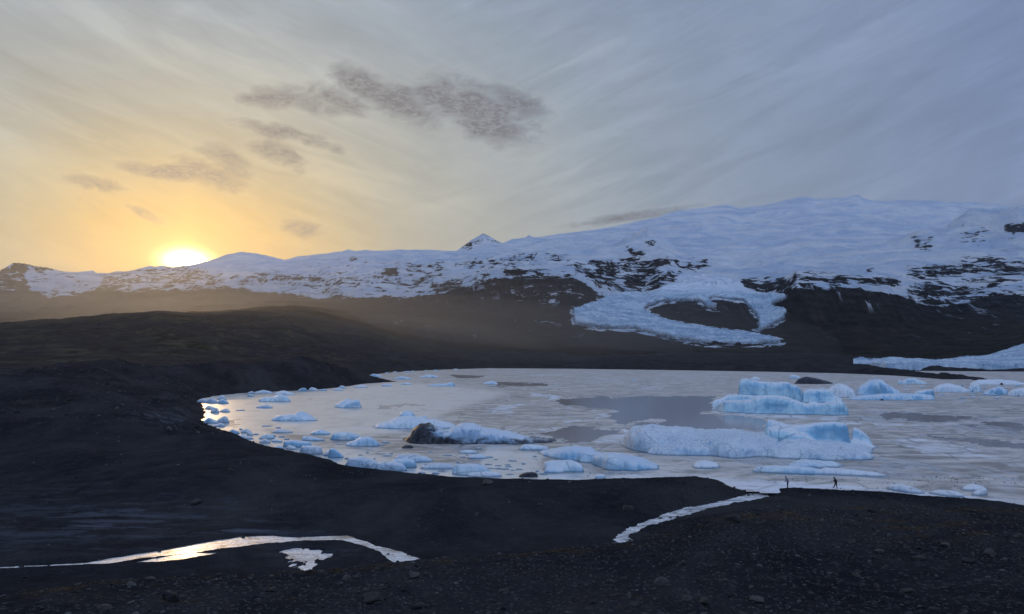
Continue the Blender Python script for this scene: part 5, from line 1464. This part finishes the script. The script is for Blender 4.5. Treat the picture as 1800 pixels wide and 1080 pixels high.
# all smaller rubble in one mesh
def rubble(name, X, Y, Z, S, seed, mat, sub=1):
    r = np.random.RandomState(seed)
    T = []
    for k in range(10):
        bm = bmesh.new(); bmesh.ops.create_icosphere(bm, subdivisions=sub, radius=1)
        c = np.array([v.co[:] for v in bm.verts]); fs = np.array([[v.index for v in f.verts] for f in bm.faces]); bm.free()
        for _ in range(4):
            nn = r.randn(3); nn /= np.linalg.norm(nn); ov = c @ nn - r.uniform(.5, .8)
            c = c - np.outer(np.maximum(ov, 0), nn)
        c = c * (1 + r.uniform(-.22, .22, len(c)))[:, None] * np.array([1, r.uniform(.6, .95), r.uniform(.4, .8)])
        T.append((c, fs))
    nv = len(T[0][0]); fs = T[0][1]
    n = len(X)
    tc = np.stack([t[0] for t in T])[r.randint(0, 10, n)]
    a = r.uniform(0, 6.283, n); ca, sa = np.cos(a)[:, None], np.sin(a)[:, None]
    x = tc[:, :, 0] * ca - tc[:, :, 1] * sa; y = tc[:, :, 0] * sa + tc[:, :, 1] * ca
    co = np.stack([x * S[:, None] + X[:, None], y * S[:, None] + Y[:, None], tc[:, :, 2] * S[:, None] + (Z + S * .15)[:, None]], -1)
    f = (fs[None] + (np.arange(n) * nv)[:, None, None]).reshape(-1, 3)
    tone = np.repeat(r.rand(n) ** 2, nv)
    o = mesh_obj(name, co.reshape(-1, 3), f, mat, smooth=False, attrs=dict(tone=tone), kind='stuff')
    return o


def mat_rubble():
    m, g, b = new_mat('rubble_stone')
    P = pos(g)
    col = g.mix(g.attr('tone'), (.016, .017, .020), (.14, .135, .132))
    col = g.mix(g.step(g.noise(P, 6, 5, .7), .35, .7, .3, 0), col, (.010, .010, .011))
    g.put(b.inputs['Base Color'], col); b.inputs['Roughness'].default_value = .85
    b.inputs['Specular IOR Level'].default_value = .2
    return m


M_RUB = mat_rubble()
X, Y, r = scatter(60000, 31, 86, 99, .74)
pxs = 900 + F * X / Y
crest = np.interp(pxs, CURVES[4][0], CURVES[4][1])
dens = fbm2(X / 5, Y / 5, 4, 141) * 1.2 + r.uniform(-.5, .5, len(X))
ok = (Y < crest + 2) & (dens > -.05)
X, Y = X[ok][:27000], Y[ok][:27000]
S = np.clip(r.lognormal(-3.2, .6, len(X)), .018, .25)
o = rubble('gravel', X, Y, terrain(X, Y), S, 5, M_RUB, 1)
tag(o, 'coarse dark volcanic gravel covering the near slope', 'gravel')
# sparse stones over the sand bank, beach and moraine
X, Y, r = scatter(30000, 60, 420, 121, .74)
sdl_ = seg_dist(LAGOON, X, Y)
ok = (sdl_ > .5) & (r.rand(len(X)) < np.where(Y < 140, 1, .6)) & (fbm2(X / 16, Y / 16, 3, 151) > -.05)
X, Y = X[ok][:5200], Y[ok][:5200]
Zt = terrain(X, Y)
S = np.clip(r.lognormal(-2.35, .55, len(X)), .04, .6) * np.where(Y > 150, 2.2, 1)
instream = np.zeros(len(X), bool)
o = rubble('scattered_gravel', X[Zt > -1.0], Y[Zt > -1.0], Zt[Zt > -1.0], S[Zt > -1.0], 6, M_RUB, 1)
tag(o, 'scattered stones over the black sand bank and moraine', 'gravel')
# pebbles frozen into the shore ice
r = np.random.RandomState(8)
pp = np.concatenate([np.stack([r.uniform(1390, 1790, 110), r.uniform(838, 862, 110)], 1), np.stack([r.uniform(1030, 1060, 10), r.uniform(828, 842, 10)], 1),
                     np.stack([r.uniform(1085, 1120, 8), r.uniform(830, 838, 8)], 1), np.stack([r.uniform(1600, 1730, 40), r.uniform(838, 850, 40)], 1)])
W = np.array([gp(a, b_) for a, b_ in pp])
o = rubble('pebbles', W[:, 0], W[:, 1], W[:, 0] * 0, r.uniform(.05, .14, len(W)), 7, M_ROCK, 1)
tag(o, 'dark pebbles strewn on the pale shore ice', 'pebbles')

# ------------------------------------------------------------------ people
M_SKIN = mat_plain('skin', (.42, .27, .20), .6)
M_DARK = mat_plain('dark_cloth', (.010, .011, .016), .9)
M_TROU = mat_plain('dark_trousers', (.012, .013, .020), .9)
M_JACK = mat_plain('light_blue_grey_jacket', (.30, .33, .42), .8)
M_HAIR = mat_plain('hair', (.02, .015, .012), .8)


def skin_mesh(name, verts, edges, radii, mat, parent, root=0, sub=2):
    me = bpy.data.meshes.new(name)
    me.from_pydata(verts, edges, [])
    o = bpy.data.objects.new(name, me); COL.objects.link(o)
    sk = o.modifiers.new('skin', 'SKIN'); sk.use_smooth_shade = True
    for i, rr_ in enumerate(radii):
        me.skin_vertices[0].data[i].radius = (rr_, rr_) if not isinstance(rr_, tuple) else rr_
        me.skin_vertices[0].data[i].use_root = (i == root)
    ss = o.modifiers.new('sub', 'SUBSURF'); ss.levels = sub; ss.render_levels = sub
    dg = bpy.context.evaluated_depsgraph_get()
    m2 = bpy.data.meshes.new_from_object(o.evaluated_get(dg))
    o.modifiers.clear(); o.data = m2
    m2.name = name
    m2.materials.clear(); m2.materials.append(mat)
    o.parent = parent
    return o


def hand(parent, name, wrist, dirv, mat, side=1):
    w = Vector(wrist); d = Vector(dirv).normalized()
    sx = Vector((0, 1, 0)) if abs(d.y) < .8 else Vector((1, 0, 0))
    sx = (sx - d * sx.dot(d)).normalized()
    nn = d.cross(sx)
    V = [w, w + d * .045, w + d * .09]; E = [(0, 1), (1, 2)]; Rr = [(.026, .016), (.036, .017), (.036, .015)]
    for k, (off, ln) in enumerate(((-.030, .065), (-.010, .075), (.011, .070), (.030, .055))):
        b0 = w + d * .085 + sx * off
        i0 = len(V)
        V += [b0, b0 + d * ln * .5 + nn * .008, b0 + d * ln + nn * .024]
        E += [(2, i0), (i0, i0 + 1), (i0 + 1, i0 + 2)]; Rr += [.009, .0085, .007]
    i0 = len(V)
    V += [w + d * .03 + sx * .038 * side, w + d * .065 + sx * .056 * side + nn * .012, w + d * .09 + sx * .055 * side + nn * .022]
    E += [(1, i0), (i0, i0 + 1), (i0 + 1, i0 + 2)]; Rr += [.011, .010, .008]
    return skin_mesh(name, [tuple(v) for v in V], E, Rr, mat, parent, 1, 1)


def head(parent, c, fwd, hair_mat, hood=None):
    """a head with brow, nose, mouth, ears; looks along fwd"""
    f = Vector(fwd).normalized(); up = Vector((0, 0, 1)); up = (up - f * up.dot(f)).normalized(); r_ = f.cross(up)
    bm = bmesh.new(); bmesh.ops.create_uvsphere(bm, u_segments=28, v_segments=20, radius=1)
    for v in bm.verts:
        x, y, z = v.co
        sx, sy, sz = .076, .098, .120
        if z < 0: sx *= 1 - .30 * (-z); sy *= 1 - .16 * (-z)
        p = Vector((x * sx, y * sy, z * sz))
        if y > .5:
            p.y += .020 * math.exp(-((x / .16) ** 2 + ((z + .12) / .22) ** 2))      # nose
            p.y -= .010 * (math.exp(-(((abs(x) - .38) / .16) ** 2 + ((z - .08) / .12) ** 2)))   # eyes
            p.y += .006 * math.exp(-((x / .3) ** 2 + ((z + .48) / .07) ** 2))   # lips
            p.y += .008 * math.exp(-((x / .3) ** 2 + ((z + .8) / .15) ** 2))
        p.x += math.copysign(.016, x) * math.exp(-((y / .14) ** 2 + (z / .26) ** 2)) * (abs(x) > .7)   # ears
        v.co = Vector(c) + r_ * p.x + f * p.y + up * p.z
    me = bpy.data.meshes.new('head'); bm.to_mesh(me); bm.free(); me.materials.append(M_SKIN)
    for p in me.polygons: p.use_smooth = True
    o = bpy.data.objects.new('head', me); COL.objects.link(o); o.parent = parent
    bm = bmesh.new(); bmesh.ops.create_uvsphere(bm, u_segments=24, v_segments=16, radius=1)
    dele = []
    for v in bm.verts:
        x, y, z = v.co
        k = 1.12 if hood is None else 1.32
        if (y > .35 and z < (.45 if hood is None else .55)) or (z < -.55 and hood is None): dele.append(v)
        v.co = Vector(c) + r_ * (x * .078 * k) + f * (y * .1 * k - .006) + up * (z * .122 * k)
    bmesh.ops.delete(bm, geom=dele, context='VERTS')
    me = bpy.data.meshes.new('hair' if hood is None else 'hood'); bm.to_mesh(me); bm.free(); me.materials.append(hair_mat)
    for p in me.polygons: p.use_smooth = True
    o = bpy.data.objects.new('hair' if hood is None else 'hood', me); COL.objects.link(o); o.parent = parent
    sol = o.modifiers.new('thick', 'SOLIDIFY'); sol.thickness = .012


def person_leaning():
    """light jacket, seen from the side, bending the head and shoulders forward (to the left)"""
    x, y, z = hit(1384.5, 858.2)
    root = bpy.data.objects.new('person', None); COL.objects.link(root); root.location = (x, y, z)
    tag(root, 'person in a light jacket and dark trousers, standing bowed at the ice edge', 'person')
    # x = left/right in the picture, looking towards -x
    V = [(0.02, 0, .88), (.0, 0, 1.05), (-.07, 0, 1.22), (-.15, 0, 1.38), (-.21, 0, 1.45),
         (.02, .09, .84), (.0, .10, .46), (.03, .10, .09), (.02, -.09, .84), (-.03, -.10, .46), (-.02, -.10, .09)]
    E = [(0, 1), (1, 2), (2, 3), (3, 4), (0, 5), (5, 6), (6, 7), (0, 8), (8, 9), (9, 10)]
    Rr = [.15, .14, .15, .10, .05, .10, .072, .052, .10, .072, .052]
    skin_mesh('body', V, E, Rr, M_TROU, root)
    J = [(0.02, 0, .86), (.0, 0, 1.02), (-.07, 0, 1.22), (-.14, 0, 1.36), (-.14, .20, 1.33), (-.20, .23, 1.06), (-.34, .15, .92), (-.14, -.20, 1.33), (-.20, -.23, 1.06), (-.34, -.15, .92)]
    E = [(0, 1), (1, 2), (2, 3), (3, 4), (4, 5), (5, 6), (3, 7), (7, 8), (8, 9)]
    skin_mesh('jacket', J, E, [.19, .18, .185, .12, .085, .07, .052, .085, .07, .052], M_JACK, root)
    for s in (.15, -.15): hand(root, 'hand', (-.34, s, .92), (-.75, 0, -.6), M_SKIN, 1 if s > 0 else -1)
    head(root, (-.27, 0, 1.54), (-.85, 0, -.52), M_HAIR)
    for sx, sy in ((.03, .10), (-.02, -.10)):
        skin_mesh('boot', [(sx + .04, sy, .10), (sx + .03, sy, .045), (sx - .08, sy, .045), (sx - .17, sy, .04)], [(0, 1), (1, 2), (2, 3)], [.06, .055, .05, .04], M_DARK, root, 1, 1)


def person_walking():
    x, y, z = hit(1469, 860.5)
    root = bpy.data.objects.new('person', None); COL.objects.link(root); root.location = (x, y, z)
    tag(root, 'hooded person all in dark clothes, walking left with head bowed', 'person')
    V = [(0.03, 0, .90), (.03, 0, 1.08), (-.02, 0, 1.28), (-.08, 0, 1.44), (-.13, 0, 1.50),
         (.0, .09, .86), (-.14, .10, .47), (-.24, .10, .10), (.05, -.09, .86), (.10, -.10, .47), (.20, -.10, .10)]
    E = [(0, 1), (1, 2), (2, 3), (3, 4), (0, 5), (5, 6), (6, 7), (0, 8), (8, 9), (9, 10)]
    skin_mesh('body', V, E, [.15, .14, .15, .10, .05, .105, .075, .055, .105, .075, .055], M_TROU, root)
    J = [(0.03, 0, .84), (.03, 0, 1.02), (-.02, 0, 1.28), (-.07, 0, 1.42), (-.06, .21, 1.38), (-.10, .24, 1.12), (-.30, .14, 1.16), (-.06, -.21, 1.38), (.02, -.25, 1.10), (-.16, -.2, .94)]
    E = [(0, 1), (1, 2), (2, 3), (3, 4), (4, 5), (5, 6), (3, 7), (7, 8), (8, 9)]
    skin_mesh('jacket', J, E, [.20, .185, .19, .13, .09, .075, .055, .09, .075, .055], M_DARK, root)
    hand(root, 'hand', (-.30, .14, 1.16), (-.6, -.2, .5), M_SKIN)
    hand(root, 'hand', (-.16, -.20, .94), (-.7, 0, -.6), M_SKIN, -1)
    head(root, (-.20, 0, 1.60), (-.85, 0, -.5), M_DARK, hood=True)
    for sx, sy in ((-.24, .10), (.20, -.10)):
        skin_mesh('boot', [(sx + .04, sy, .10), (sx + .03, sy, .045), (sx - .08, sy, .045), (sx - .17, sy, .04)], [(0, 1), (1, 2), (2, 3)], [.06, .055, .05, .04], M_DARK, root, 1, 1)


person_leaning()
person_walking()

# ------------------------------------------------------------------ air
def haze():
    bm = bmesh.new(); bmesh.ops.create_cube(bm, size=1)
    me = bpy.data.meshes.new('haze'); bm.to_mesh(me); bm.free()
    o = bpy.data.objects.new('haze', me); COL.objects.link(o)
    top = 2150.0; bot = -7.0
    o.scale = (29400, 29400, top - bot); o.location = (0, 0, (top + bot) / 2)
    m = bpy.data.materials.new('haze_air'); m.use_nodes = True
    nt = m.node_tree; nt.nodes.clear()
    out = nt.nodes.new('ShaderNodeOutputMaterial'); v = nt.nodes.new('ShaderNodeVolumePrincipled')
    v.inputs['Color'].default_value = (.86, .86, .88, 1)
    v.inputs['Density'].default_value = HAZE_DENSITY
    v.inputs['Anisotropy'].default_value = HAZE_ANISO
    nt.links.new(v.outputs[0], out.inputs['Volume'])
    me.materials.append(m); o['kind'] = 'stuff'
    m.cycles.homogeneous_volume = True
    o['label'] = 'thin dusty air over the lagoon and mountains'


def dust(cx, cy, cz, rx, ry, rz, dens, rot, label):
    bm = bmesh.new(); bmesh.ops.create_uvsphere(bm, u_segments=48, v_segments=32, radius=1)
    me = bpy.data.meshes.new('dust'); bm.to_mesh(me); bm.free()
    o = bpy.data.objects.new('dust', me); COL.objects.link(o)
    o.location = (cx, cy, cz); o.scale = (rx, ry, rz); o.rotation_euler = (0, 0, rot)
    m = bpy.data.materials.new('blown_dust'); m.use_nodes = True
    nt = m.node_tree; nt.nodes.clear()
    out = nt.nodes.new('ShaderNodeOutputMaterial'); v = nt.nodes.new('ShaderNodeVolumePrincipled')
    v.inputs['Color'].default_value = (.93, .91, .88, 1)
    v.inputs['Density'].default_value = dens
    v.inputs['Anisotropy'].default_value = .80
    nt.links.new(v.outputs[0], out.inputs['Volume'])
    me.materials.append(m); o['kind'] = 'stuff'; o['label'] = label


haze()
for k_, dn_ in ((1.0, .6e-4), (.86, .8e-4), (.70, .9e-4), (.52, 1.0e-4)):
    dust(-2700, 4400, 40, 3600 * k_, 2100 * k_, 700 * k_ * k_, dn_, .1, 'dust hanging over the far plain under the sun')
for k_, dn_ in ((1.0, 1.3e-4), (.75, 1.8e-4), (.5, 2.2e-4)):
    dust(-520, 1950, 30, 1300 * k_, 720 * k_, 215 * k_, dn_, -.2, 'dust blowing across the slope behind the lagoon')
